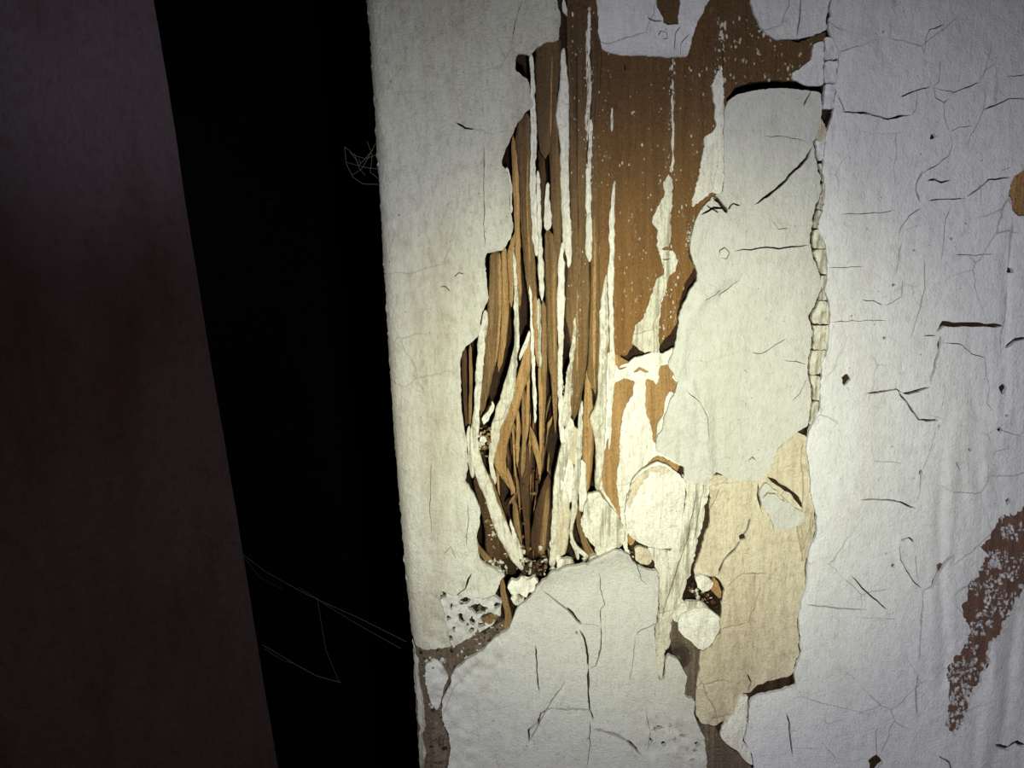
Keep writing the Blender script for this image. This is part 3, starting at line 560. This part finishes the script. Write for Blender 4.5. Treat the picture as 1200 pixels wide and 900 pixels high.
# ---- the board on the right
Dp = DL+[(925, 806), (906, 812), (888, 816), (879, 822), (877, 845), (872, 868), (881, 884), (884, 900), (892, 1040), (1560, 1040), (1560, -140)]
RUST = rough_loop([(1230, 560), (1205, 590), (1195, 598), (1168, 606), (1161, 626), (1148, 643), (1158, 648), (1148, 667), (1133, 690), (1128, 715), (1136, 735), (1133, 753), (1121, 768), (1110, 790), (1113, 820), (1111, 852), (1121, 866), (1129, 850), (1134, 830), (1143, 810), (1155, 790), (1160, 762), (1174, 742), (1184, 722), (1194, 704), (1206, 690), (1240, 640)], 2.5, 3.0, 8)
TANP = rough_loop([(1188, 207), (1200, 198), (1230, 198), (1230, 250), (1194, 254), (1187, 246), (1185, 232), (1181, 230)], 2.5, 1.0, 9)
D_cr = crk([([(986, 131), (1012, 132), (1030, 136), (1041, 140), (1055, 136), (1068, 134)], 1.8), ([(1068, 134), (1073, 128), (1075, 105)], .8), ([(1055, 113), (1070, 107), (1090, 102)], 1.5), ([(1094, 101), (1100, 95), (1102, 84), (1101, 72)], .9),
 ([(1094, 101), (1096, 114), (1106, 121), (1113, 115)], 1.2), ([(1095, 103), (1118, 108), (1135, 102), (1150, 96)], 1.0), ([(1150, 96), (1155, 80), (1161, 58), (1165, 38)], .7), ([(1106, 121), (1107, 137), (1112, 153)], 1.0), ([(1114, 155), (1116, 170), (1112, 183), (1095, 195), (1080, 204)], 1.0),
 ([(1153, 97), (1155, 113), (1152, 130), (1145, 146), (1138, 158), (1134, 175)], .8), ([(1152, 129), (1168, 123), (1184, 115), (1215, 116)], 1.1), ([(1114, 154), (1124, 149), (1140, 147)], .7), ([(1083, 64), (1085, 45), (1090, 35), (1107, 29)], 1.0), ([(1178, 90), (1195, 88), (1215, 84)], .8),
 ([(984, 61), (1000, 56), (1012, 54)], .6), ([(982, 112), (988, 126), (990, 131)], 1.6), ([(1172, 226-25), (1186, 195)], .4),
 ([(1082, 200), (1074, 215), (1073, 223), (1079, 237)], 1.5), ([(1088, 235), (1110, 233), (1131, 232)], 1.1), ([(1132, 231), (1145, 222), (1158, 211), (1186, 207)], 1.4), ([(1087, 212), (1095, 210), (1103, 214), (1116, 211)], 1.5),
 ([(1080, 243), (1065, 253), (1055, 268), (1053, 277)], 1.0), ([(1056, 284), (1053, 303), (1050, 320)], .9), ([(1058, 325), (1057, 347), (1045, 355), (1037, 359)], .9), ([(1035, 358), (1025, 353), (1010, 351)], .9), ([(1083, 295), (1083, 320), (1084, 338), (1079, 358), (1072, 382), (1066, 398)], .9),
 ([(1113, 242), (1107, 262), (1106, 285), (1102, 308)], 1.0), ([(971, 314), (990, 313), (1012, 312)], .8), ([(973, 378), (1000, 376), (1040, 375)], .7), ([(986, 251), (1020, 250), (1050, 247)], .7), ([(1118, 299), (1145, 299), (1165, 297)], .7),
 ([(1098, 389), (1106, 379), (1115, 380), (1150, 381), (1176, 382)], 3.6), ([(1102, 394), (1100, 410), (1095, 430), (1090, 450)], 2.4), ([(1090, 454), (1075, 458), (1058, 461)], 2.2), ([(1057, 461), (1050, 456), (1034, 459), (1014, 461)], 1.6), ([(1052, 458), (1063, 472), (1070, 482), (1077, 492), (1100, 493)], 1.5), ([(1082, 493), (1100, 492)], 2),
 ([(1083, 394), (1098, 394)], 1.3), ([(1103, 401), (1127, 403), (1138, 415), (1154, 418), (1156, 440), (1160, 456), (1156, 473), (1166, 483)], 1.0), ([(1187, 258), (1184, 280), (1182, 300), (1181, 322)], 1.6), ([(1180, 335), (1178, 370), (1172, 395), (1173, 420)], 1.2),
 ([(1107, 448), (1107, 465), (1101, 486)], .9), ([(1098, 500), (1090, 530), (1081, 552)], .9), ([(1080, 553), (1079, 575), (1073, 590)], 1.0), ([(1008, 586), (1030, 585), (1055, 588), (1075, 597)], 1.3), ([(1024, 540), (1040, 541), (1058, 543)], .6),
 ([(998, 674), (1012, 690), (1026, 703), (1041, 715)], 1.2), ([(944, 708), (965, 711), (1017, 715)], 1.1), ([(1055, 634), (1065, 630), (1072, 636)], 1.3), ([(1054, 638), (1055, 655), (1070, 681), (1082, 691)], 1.0), ([(1073, 652), (1075, 680)], 1.2),
 ([(1082, 692), (1092, 687), (1100, 670), (1110, 656), (1120, 650)], 3.0), ([(1082, 692), (1080, 720), (1079, 750), (1077, 778)], 1.2), ([(1076, 790), (1073, 815), (1075, 838)], 1.5), ([(1034, 843), (1026, 858), (1027, 890)], .9), ([(936, 815), (950, 820), (980, 828), (1022, 838)], .7),
 ([(921, 835), (925, 850), (928, 887)], 1.5), ([(930, 877), (960, 877)], .8), ([(1166, 873), (1180, 877), (1192, 870), (1203, 876)], 4.0), ([(1178, 408), (1190, 398), (1206, 395)], 3), ([(1100, 885), (1112, 893), (1118, 910)], 1.5), ([(1172, 504), (1200, 512)], .5), ([(1010, 724), (1036, 725), (1052, 726)], .6), ([(1160, 545), (1165, 530), (1182, 526)], .7), ([(1120, 540), (1126, 555)], 1.0)], 300)
D_h = [blob(1093, 160, 3.6, 3.6, 1), blob(991, 445, 5, 6, 2), blob(1175, 456, 4.5, 5, 3), blob(1172, 504, 3.2, 2.6, 4), blob(1137, 527, 2.2, 2.2, 5), blob(1184, 317, 4, 4, 6), blob(969, 241, 0.1, .1, 1), blob(1047, 334, 2.2, 1.6, 2), blob(1115, 280, 1.8, 1.5, 3), blob(1071, 293, 1.6, 1.6, 1), blob(1036, 396, 2, 1.6, 2), blob(1079, 555, 2, 4, 3), blob(1100, 500, 1.5, 2.5, 2), blob(1101, 664, 4, 4, 2), blob(1047, 663, 2.2, 3, 5), blob(1025, 895, 8, 9, 2), blob(1035, 37, 1.6, 1.6, 3), blob(1180, 487, 2.6, 1.5, 2), blob(1181, 588, 3, 4, 2)]
plate('paint_film', Dp, M['grey_paint'], board, lambda x, y: face(x, y)+.15*fbm(x/4, y/4, 140, 2)*.3, 1.1, D_cr+D_h+[RUST, TANP], grid=3.3, label='cool white crazed paint film')
# crumbs of paint left standing in the abraded rust brown patch
isl = []
for k in range(2600):
    x = rng.uniform(1105, 1230); y = rng.uniform(555, 868)
    if not inside(np.array([x]), np.array([y]), RUST)[0]: continue
    if fbm(np.array([x/16.]), np.array([y/16.]), 150, 2)[0] < -.12+.22*max(0, (x-1165)/40): continue
    isl.append(chunk_geo(x, y, -1.6+rng.uniform(0, .4), rng.uniform(.7, 2.8), rng.uniform(.8, 3.6), .8, k))
o = join_geo('paint_specks', isl, M['grey_paint'], board); o['kind'] = 'stuff'

fl = []
for (n_, x0, x1, y0, y1, r0, r1) in ((150, 725, 848, 75, 400, .4, 1.3), (120, 838, 960, 20, 98, .5, 1.9), (45, 783, 791, 60, 205, .4, 1.3), (60, 838, 850, 20, 130, .5, 1.8), (50, 686, 696, 5, 215, .5, 1.6), (60, 664, 688, 20, 420, .4, 1.0), (40, 760, 800, 330, 400, .5, 1.4), (30, 700, 720, 60, 220, .4, 1.0)):
    for k in range(n_):
        x = rng.uniform(x0, x1); y = rng.uniform(y0, y1)
        if not (inside(np.array([x]), np.array([y]), BP)[0] or x < 720): continue
        a = rng.uniform(r0, r1); fl.append(chunk_geo(x, y, -.75, a, a*rng.uniform(1, 2.4), .25, k+int(x0)))
o = join_geo('paint_specks', fl, M['edge'], post); o['kind'] = 'stuff'

# ------------------------------------------------------------------ ribs and strips of the hollow: rows (y, left, right)
S = [  # leading thin tan strips: extra ribs, their pale colour painting in highlights
 ('tan', -3.8, -4.3, 1.5, [(296, 584, 587), (360, 584, 588), (410, 581, 584), (430, 578, 581)]),
 ('tan', -.9, -1.2, 1.5, [(250, 696, 698), (320, 695, 699), (400, 694, 698), (455, 696, 698)]),
 ('tan', -.9, -1.3, 1.2, [(330, 676, 677), (380, 675, 678), (440, 676, 678)]),
 ('tan', -1.0, -1.4, 1.2, [(300, 649, 651), (360, 648, 650), (420, 649, 651)]),
 ('tan', -1.2, -1.9, 1.2, [(180, 618, 619), (240, 616, 618), (310, 620, 622)]),
 ('rot', -.9, -1.0, 1.2, [(30, 676, 677), (120, 675, 677), (260, 677, 679), (330, 678, 679)]),
 ('tan', -1.0, -1.0, 1.0, [(60, 646, 648), (110, 645, 647), (160, 644, 646)]),
 ('white', -.8, -1.2, 2.0, [(64, 620, 625), (90, 621, 626), (126, 621, 628), (160, 622, 629), (200, 621, 628), (240, 621, 629), (280, 624, 631), (300, 626, 631)]),
 ('white', -.6, -1.0, 2.0, [(200, 628, 632), (240, 629, 634), (280, 631, 635), (310, 630, 637), (340, 632, 638), (353, 634, 636)]),
 ('tan', -2.5, -5, 3, [(158, 599, 603), (200, 600, 608), (240, 602, 609), (280, 603, 610), (310, 604, 610), (340, 607, 612), (362, 608, 610)]),
 ('wood', -2.0, -4, 4, [(132, 614, 622), (145, 606, 622), (170, 603, 622), (200, 608, 622), (260, 610, 624), (300, 613, 627), (340, 618, 629), (380, 624, 630), (420, 627, 631)]),
 ('white', -3.0, -3.0, 1.4, [(196, 592, 596), (215, 596, 600), (250, 598, 601)]),
 ('edge', -2.6, -3.2, 2.2, [(286, 599, 602), (310, 601, 605), (340, 603, 607), (370, 602, 609), (400, 603, 609), (430, 597, 606), (460, 588, 603), (480, 581, 597), (500, 576, 588), (520, 573, 583), (545, 573, 578), (568, 578, 583)]),
 ('wood', -4.5, -5, 4, [(292, 574, 588), (330, 573, 588), (360, 571, 586), (400, 567, 584), (430, 566, 580), (460, 563, 573), (480, 562, 568), (488, 562, 564)]),
 ('tan', -5.5, -7, 4, [(290, 586, 597), (340, 587, 598), (380, 587, 596), (410, 584, 592), (436, 582, 586)]),
 ('tan', -2.5, -2.2, 2, [(272, 602, 606), (296, 594, 601), (330, 596, 602), (360, 597, 601)]),
 ('edge', -1.8, -1.2, 3, [(364, 566, 572), (385, 562, 571), (400, 560, 569), (440, 557, 566), (480, 555, 562), (505, 552, 561), (525, 550, 561), (545, 553, 567), (565, 560, 575), (580, 567, 580), (600, 573, 588), (620, 580, 596), (640, 589, 606), (658, 600, 613), (668, 610, 615)]),
 ('edge', -1.4, -1.4, 2, [(500, 547, 551), (520, 547, 552), (540, 548, 553), (560, 552, 557)]),
 ('rot', -7, -7, 3, [(404, 541, 547), (440, 541, 548), (480, 543, 548), (505, 546, 549)]),
 ('wood', -5.5, -5.5, 3, [(403, 549, 553), (440, 550, 554), (480, 549, 553), (510, 549, 551)]),
 ('tan', -3.2, -6, 3.5, [(396, 618, 622), (420, 612, 622), (440, 606, 621), (460, 600, 613), (480, 594, 608), (500, 585, 601), (520, 579, 595), (540, 577, 593), (555, 583, 595), (566, 592, 600), (576, 598, 602)]),
 ('white', -2.6, -2.9, 1.2, [(388, 619, 622), (400, 615, 621), (412, 610, 616), (422, 607, 609)]),
 ('white', -1.2, -2.2, 1.6, [(334, 620, 622), (360, 621, 624), (400, 622, 626), (430, 623, 627), (460, 624, 629), (485, 625, 629), (496, 627, 628)]),
 ('edge', -1.8, -2.5, 2.0, [(350, 629, 633), (380, 630, 634), (410, 630, 634), (432, 632, 635)]),
 ('tan', -2.8, -4, 2.4, [(345, 624, 630), (380, 625, 630), (410, 627, 631), (430, 629, 632)]),
 ('wood', -2.2, -5, 3, [(352, 633, 640), (390, 634, 641), (430, 633, 641), (470, 633, 640), (510, 633, 638), (538, 633, 636)]),
 ('tan', -3.4, -3.6, 2, [(425, 630, 635), (460, 631, 636), (500, 632, 636), (533, 632, 635)]),
 ('wood', -1.4, -3, 3, [(267, 638, 645), (280, 638, 650), (300, 638, 654), (340, 639, 653), (380, 640, 653), (420, 642, 654), (450, 646, 654), (480, 648, 653), (508, 650, 652)]),
 ('wood', -1.6, -1.6, 3, [(38, 628, 658), (60, 628, 658), (80, 627, 657), (120, 628, 652), (160, 630, 648), (186, 634, 643)]),
 ('wood', -1.75, -1.7, 3, [(110, 646, 656), (150, 644, 655), (170, 642, 655), (200, 645, 657), (240, 645, 659), (270, 648, 658), (300, 653, 657), (308, 655, 657)]),
 ('rot', -6, -5, 2, [(170, 630, 636), (200, 631, 640), (230, 633, 641), (262, 634, 640)]),
 ('white', -1.0, -1.0, 1.2, [(214, 640, 643), (230, 639, 644), (250, 638, 646), (262, 636, 648), (270, 639, 644)]),
 ('white', -1.0, -.9, 1.6, [(56, 659, 662), (80, 656, 665), (110, 655, 667), (135, 651, 667), (170, 657, 667), (200, 656, 667), (250, 658, 668), (285, 660, 671), (300, 663, 670), (314, 665, 667)]),
 ('white', -1.0, -.8, 1.8, [(284, 657, 660), (320, 654, 662), (360, 653, 662), (400, 654, 661), (440, 653, 659), (470, 654, 660), (500, 655, 661), (520, 656, 662)]),
 ('edge', -1.0, -.8, 2.4, [(372, 673, 675), (400, 670, 675), (430, 666, 671), (450, 663, 670), (470, 660, 669), (490, 657, 669), (500, 656, 664)]),
 ('wood', -1.5, -2.0, 3, [(2, 663, 690), (30, 663, 690), (60, 664, 690), (120, 666, 691), (200, 667, 687), (260, 669, 689), (300, 666, 690), (340, 663, 692), (370, 662, 690), (400, 668, 690), (440, 669, 686), (475, 668, 680), (493, 670, 674)]),
 ('wood', -1.4, -1.8, 3, [(20, 690, 700), (70, 692, 706), (150, 692, 700), (220, 692, 702), (300, 692, 702), (340, 692, 704), (400, 690, 702), (440, 688, 700), (462, 696, 700)]),
 ('tan', -2.8, -3.4, 3, [(430, 686, 692), (470, 684, 695), (510, 682, 697), (550, 681, 694), (580, 682, 690)]),
 ('white', -.9, -.9, 1.2, [(196, 687, 692), (220, 686, 693), (250, 687, 693), (280, 687, 694), (296, 685, 694), (307, 690, 692)]),
 ('white', -.9, -.9, 1.0, [(8, 690, 692), (30, 688, 692), (60, 687, 691), (90, 687, 693), (110, 689, 693), (140, 685, 691), (165, 688, 690)]),
 ('white', -.9, -.9, 1.0, [(140, 691, 694), (170, 689, 694), (210, 688, 692)]),
 ('white', -.8, -.6, 1.5, [(212, 719, 721), (240, 716, 720), (262, 713, 720), (300, 714, 720), (330, 712, 719), (360, 714, 719), (400, 714, 720), (430, 713, 722), (470, 712, 718), (500, 712, 717), (527, 713, 715)]),
 ('edge', -.5, -.1, 2.0, [(322, 709, 711), (345, 705, 712), (370, 702, 713), (400, 703, 713), (440, 701, 711), (470, 700, 711), (482, 696, 711), (490, 689, 710), (500, 694, 710), (515, 697, 709), (540, 699, 708), (565, 697, 704), (575, 698, 702)]),
 ('white', -.9, -.9, .8, [(126, 716, 718), (140, 715, 719), (154, 716, 718)]),
 ('white', -.9, -.9, .8, [(60, 787, 788), (110, 787, 789), (170, 787, 790), (190, 788, 790), (202, 783, 789)]),
 ('edge', -.9, -.6, 2.6, [(490, 664, 671), (505, 662, 673), (525, 657, 668), (545, 652, 665), (565, 649, 661), (600, 647, 657), (640, 645, 653), (664, 643, 650)]),
 ('cream', -1.2, -1.2, 2.6, [(500, 664, 678), (520, 664, 679), (545, 662, 676)]),
 ('white', -.9, -1.0, 2.2, [(536, 660, 670), (555, 657, 674), (575, 656, 673), (590, 654, 672)]),
 ('cream', -1.0, -1.2, 2.4, [(576, 655, 668), (600, 653, 668), (630, 650, 667), (652, 648, 662)]),
 ('edge', -.7, -.8, 2.0, [(470, 681, 683), (490, 678, 683), (520, 675, 682), (560, 672, 680), (600, 669, 676), (625, 667, 671), (640, 670, 675), (650, 680, 690), (654, 686, 692)]),
 ('white', -1.2, -1.2, 1.6, [(540, 676, 686), (560, 678, 687), (580, 678, 688), (600, 678, 684)]),
 ('wood', -3.0, -2.6, 2.5, [(590, 675, 680), (615, 675, 681), (640, 682, 692), (655, 690, 700), (662, 694, 702)]),
 ('rot', -3.6, -3.2, 3, [(556, 553, 562), (580, 558, 570), (600, 564, 577), (625, 568, 588), (645, 568, 594), (660, 578, 598)]),
 ('wood', -2.4, -2.2, 2, [(636, 558, 561), (648, 560, 569), (658, 568, 580), (666, 576, 586)]),
 ('rot', -6.5, -5.0, 3, [(520, 606, 627), (545, 608, 624), (570, 609, 620), (600, 612, 621), (630, 615, 621), (650, 617, 620)]),
 ('wood', -5.6, -5.0, 2.4, [(450, 611, 615), (480, 611, 617), (510, 612, 617), (540, 610, 616), (560, 610, 613)]),
 ('tan', -5.0, -5.6, 2, [(470, 604, 607), (495, 605, 610), (520, 604, 609), (548, 605, 607)]),
 ('tan', -4.6, -5.0, 1.6, [(430, 618, 621), (455, 617, 621), (480, 616, 621), (520, 614, 618)]),
 ('tan', -4.4, -4.6, 2, [(498, 620, 622), (515, 622, 629), (532, 626, 634), (548, 630, 635), (563, 632, 634)]),
 ('tan', -3.6, -3.9, 1.6, [(488, 646, 649), (496, 641, 647), (505, 640, 643)]),
 ('rot', -4.5, -3.5, 3, [(556, 640, 646), (580, 632, 645), (600, 627, 645), (625, 622, 645), (650, 622, 643)]),
 ('wood', -3.6, -2.8, 2, [(570, 640, 644), (600, 636, 643), (630, 633, 640), (652, 631, 637)]),
 ('tan', -5.0, -3.8, 1.6, [(548, 593, 596), (560, 594, 600), (572, 598, 604), (580, 603, 605)]),
 ('wood', -4.6, -4.0, 2.0, [(576, 604, 607), (584, 598, 604), (594, 592, 597)]),
 ('wood', -5.2, -4.0, 2.4, [(585, 600, 606), (610, 601, 609), (635, 606, 612), (655, 610, 614)]),
 ('edge', -2.0, -1.2, 2.0, [(610, 596, 599), (630, 601, 606), (645, 606, 612), (662, 611, 616)]),
 ('wood', -2.6, -1.6, 2.2, [(556, 570, 576), (580, 578, 584), (610, 588, 594), (640, 600, 605), (655, 607, 611)]),
 ('white', -1.2, -.8, 2.0, [(634, 643, 648), (648, 647, 656), (658, 651, 658), (664, 655, 658)]),
 ('edge', -1.0, -.8, 2.0, [(632, 666, 672), (640, 670, 678), (650, 674, 680), (656, 676, 679)]),
]
for i, (k, h0, h1, th_, rows) in enumerate(S):
    paint = k in ('white', 'edge', 'cream')
    nm = 'paint_strip' if paint else 'wood_strip'
    lb = {'white': 'narrow white paint strip', 'edge': 'narrow crusty paint strip', 'cream': 'yellowed paint strip', 'tan': 'pale freshly split wood fibre, thinnest ones painted-in rib highlights', 'rot': 'dark rotten wood fibre', 'wood': None}[k]
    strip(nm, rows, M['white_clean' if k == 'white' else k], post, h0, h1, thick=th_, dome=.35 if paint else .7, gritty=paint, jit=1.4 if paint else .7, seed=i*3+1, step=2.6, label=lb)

# fine broken fibres in the depth of the hollow
for i in range(46):
    x = rng.uniform(578, 650); y = rng.uniform(450, 600); L = rng.uniform(25, 85); lean = (622-x)*rng.uniform(.1, .45)
    wd = rng.uniform(1.2, 4.0); h = rng.uniform(-12, -6)
    if y+L > 655: L = 655-y
    n = 5; rows = []
    for j in range(n):
        t = j/(n-1); cx = x+lean*t+rng.uniform(-.8, .8); ww = wd*(.35+math.sin(math.pi*min(1, t+.12))*.8)
        rows.append((y+L*t, cx-ww/2, cx+ww/2))
    strip('splinter', rows, M[['tan', 'wood', 'rot', 'wood'][i % 4]], post, h, h+rng.uniform(-1, 3), thick=1.2, dome=.6, jit=.3, seed=500+i)

# brown ribbon curling at the left end of the lip and trench floor
strip('wood_strip', [(676, 587, 591), (690, 585, 592), (705, 588, 596), (720, 592, 600), (735, 590, 600), (745, 582, 592)], M['wood'], post, -.6, -1.6, thick=2, label='curled brown sliver at the left end of the lip')
plate('wood_strip', [(530, 757), (545, 748), (560, 744), (575, 737), (590, 728), (602, 728), (596, 738), (582, 750), (566, 764), (545, 776), (528, 782), (520, 770)], M['grey_wood'], post, lambda x, y: -1.5+.7*fbm(x/8, y/6, 160, 3), 1.5, grid=2.4)

# crumbs packed into breaks: uncountable rubble
def rubble(n, poly, h, mats, seed, rmin=1.4, rmax=4.5):
    r = np.random.default_rng(seed); poly = np.array(poly, float); out = {m_: [] for m_ in mats}
    x0, y0 = poly.min(0); x1, y1 = poly.max(0); c = 0
    while c < n:
        x = r.uniform(x0, x1); y = r.uniform(y0, y1)
        if not inside(np.array([x]), np.array([y]), poly)[0]: continue
        a = rmin*.8+(rmax-rmin*.8)*r.uniform()**2; out[mats[c % len(mats)]].append(chunk_geo(x, y, h+r.uniform(-1, .8), a*r.uniform(.6, 1.7), a*r.uniform(.4, 1.5), a*.16, int(seed*1000+c))); c += 1
    for k, v in out.items():
        o = join_geo('crumbled_debris', v, M[k], post); o['kind'] = 'stuff'
plate('crusty_plaster', [(514, 691), (528, 697), (548, 697), (566, 703), (580, 698), (589, 706), (587, 722), (578, 732), (562, 742), (548, 748), (534, 758), (526, 752), (521, 735), (517, 715)], M['white'], post,
      lambda x, y: -.7+1.0*fbm(x/8, y/8, 181, 4), 1.6, [rough_loop(blob(*q), 1.5, 1.6, int(q[0])) for q in ((519, 697, 4.5, 3.5, 1), (545, 704, 7, 3.5, 2), (560, 713, 11, 5, 3), (573, 724, 9, 6, 4), (583, 710, 5, 4, 2), (541, 724, 3, 6, 5), (553, 728, 4, 5, 2), (525, 724, 2.5, 4, 1), (563, 732, 5, 3, 1), (525, 750, 3, 5, 2), (552, 738, 3, 3, 4), (533, 737, 2, 3, 4), (566, 724, 3, 2.5, 3), (530, 712, 1.6, 3, 3))], grid=2.0, step=1.8, jit=1.4, label='crumbling white crust full of dark holes')
rubble(70, [(515, 692), (550, 694), (580, 698), (592, 704), (585, 728), (560, 745), (530, 760), (522, 745), (517, 715)], -1.6, ['chalk_rot', 'edge', 'grey_wood', 'dark', 'chalk_rot'], 3)
rubble(70, [(600, 640), (642, 640), (642, 668), (618, 672), (600, 664)], -2.2, ['edge', 'wood', 'rot', 'wood', 'rot'], 4, 1.0, 3.0)
rubble(60, [(566, 655), (590, 655), (600, 672), (588, 672), (572, 664)], -1.8, ['edge', 'white', 'rot'], 5, 1.0, 3.0)
rubble(40, [(560, 500), (574, 500), (576, 520), (568, 545), (562, 530)], -2.6, ['edge', 'tan', 'wood'], 6, 1.0, 3.5)
rubble(60, [(655, 430), (672, 430), (670, 505), (656, 505)], -1.3, ['edge', 'white'], 7, .9, 2.4)
rubble(110, [(530, 757), (560, 742), (592, 728), (600, 738), (570, 765), (540, 780), (520, 778)], -1.4, ['grey_wood', 'chalk_rot', 'dark', 'grey_wood', 'edge'], 21, 1.0, 3.2)
rubble(70, [(488, 758), (520, 760), (520, 780), (505, 786), (492, 790)], -1.5, ['chalk_rot', 'dark', 'grey_wood', 'white'], 22, 1.2, 3.5)
rubble(80, [(500, 840), (524, 850), (526, 900), (540, 1000), (502, 1000), (497, 870)], -1.3, ['chalk_rot', 'dark', 'grey_wood'], 23, 1.4, 4.0)
rubble(60, [(610, 655), (655, 655), (640, 676), (612, 682)], -2.0, ['rot', 'edge', 'wood', 'dark'], 24, 1.0, 3.0)
rubble(50, [(640, 672), (690, 658), (745, 652), (740, 646), (700, 650), (650, 662)], -.9, ['edge', 'wood', 'edge'], 25, .8, 2.4)
rubble(40, [(804, 686), (816, 700), (840, 712), (842, 704), (828, 696), (812, 684)], -1.6, ['edge', 'wood', 'rot'], 26, .8, 2.6)
rubble(60, [(552, 555), (566, 590), (574, 640), (588, 655), (596, 655), (580, 600), (566, 560)], -2.2, ['rot', 'wood', 'edge'], 27, .8, 2.6)
rubble(50, [(496, 776), (530, 770), (522, 845), (505, 840)], -.9, ['white', 'rot'], 8, 1.0, 3.0)
rubble(60, [(806, 262), (814, 250), (808, 290), (803, 288)], -.8, ['white', 'edge'], 9, .7, 1.6)
rubble(60, [(592, 560), (632, 550), (640, 640), (606, 645)], -6.0, ['rot', 'wood', 'tan'], 10, 1.0, 3.0)
rubble(60, [(755, 850), (800, 842), (826, 870), (824, 896), (770, 880)], .1, ['white', 'edge'], 12, .8, 2.2)

# ------------------------------------------------------------------ loose pieces lodged in the damage: things of their own
def chip(name, poly, mat, h, label, cat, tilt=(0, 0), th_=1.2, seed=0):
    cx = sum(p[0] for p in poly)/len(poly); cy = sum(p[1] for p in poly)/len(poly)
    o = plate(name, poly, mat, None, lambda x, y: h+tilt[0]*(x-cx)+tilt[1]*(y-cy)+.45*fbm(x/6, y/6, 170+seed, 3), th_, grid=2.3, step=2, jit=1.2, back=True, seed=seed)
    return tag(o, label, cat)
chip('paint_chip', [(594, 686), (599, 679), (606, 681), (611, 676), (620, 679), (625, 676), (632, 683), (627, 687), (629, 692), (620, 694), (617, 700), (608, 695), (603, 700), (597, 694)], M['white_clean'], -.4, 'loose white paint chip lodged under the foot of the hollow', 'paint chip', (.02, .05), seed=1, th_=1.6)
chip('paint_chip', [(598, 700), (606, 698), (612, 702), (616, 698), (613, 706), (605, 710), (600, 706)], M['edge'], -1.0, 'small jagged chip tucked below the loose white chip', 'paint chip', (0, .04), seed=11)
chip('paint_chip', [(573, 668), (580, 664), (588, 668), (592, 676), (584, 680), (577, 676)], M['white'], -.3, 'rough white chip left of the curled sliver at the foot of the hollow', 'paint chip', (.03, .03), seed=12)
chip('paint_chip', [(654, 657), (663, 654), (672, 655), (668, 662), (658, 667), (652, 664)], M['edge'], -.5, 'small curled paint chip lying on the lip right of the dark gap', 'paint chip', (0, .03), seed=2)
chip('paint_chip', [(692, 652), (698, 650), (701, 655), (700, 662), (693, 663), (690, 658)], M['cream'], -.2, 'tiny cream crumb perched on the lip under the crusty flake', 'paint chip', th_=1.6, seed=3)
chip('paint_chip', [(564, 490), (571, 482), (577, 470), (579, 478), (573, 492), (566, 497)], M['white_clean'], -2.2, 'pointed white sliver of paint jammed between two curved strips', 'paint chip', seed=4)
chip('paint_chip', [(563, 512), (569, 510), (571, 516), (567, 522), (563, 519)], M['white_clean'], -2.0, 'small rounded chip below the pointed white sliver', 'paint chip', seed=5)
chip('wood_crumb', [(565, 725), (576, 718), (583, 722), (578, 732), (568, 736)], M['wood'], -.9, 'brown crumb of wood beside the curled sliver', 'wood crumb', th_=1.8, seed=9)

# ------------------------------------------------------------------ cobwebs in the dark gap
def web(name, lines, h, r, label):
    parts = []
    for li, pl in enumerate(lines):
        p = resample(pl, 4, False); n = len(p); s = np.linspace(0, 1, n)
        hh = (h[0]+(h[1]-h[0])*s)+1.2*np.sin(math.pi*s)*_h(np.int64(li), np.int64(7), 3)
        parts.append(tube('', P(p[:, 0]+.5*fbm(s*9, s*0+li, 3, 2), p[:, 1]+2.0*np.sin(math.pi*s), hh), r/1000, None, None, 4))
    return tag(join_geo(name, parts, M['silk'], None), label, 'cobweb')
web('cobweb', [[(404, 172), (415, 180), (428, 184), (444, 180)], [(404, 172), (406, 190), (413, 205), (426, 214), (444, 216)], [(415, 180), (420, 192), (444, 198)], [(406, 190), (420, 192), (436, 176)], [(413, 205), (424, 196), (440, 168)], [(420, 186), (423, 188), (419, 190)], [(410, 178), (418, 186), (421, 196), (428, 205)], [(430, 165), (436, 180), (434, 200), (444, 210)]], (-6, -4), .05, 'torn grey cobweb clinging high on the left edge of the post')
web('cobweb', [[(205, 606), (245, 625), (285, 650)], [(285, 650), (310, 668), (360, 695), (420, 722), (476, 752)], [(285, 652), (305, 675), (330, 690)], [(290, 655), (300, 668), (308, 676)], [(350, 688), (400, 718), (470, 760)], [(372, 700), (382, 760), (398, 800)]], (-44, -4), .035, 'long cobweb threads slung from the door edge to the post')
web('cobweb', [[(308, 756), (335, 770), (370, 790), (400, 800)], [(310, 760), (325, 768), (345, 778)]], (-44, -30), .045, 'short low cobweb thread at the door edge')
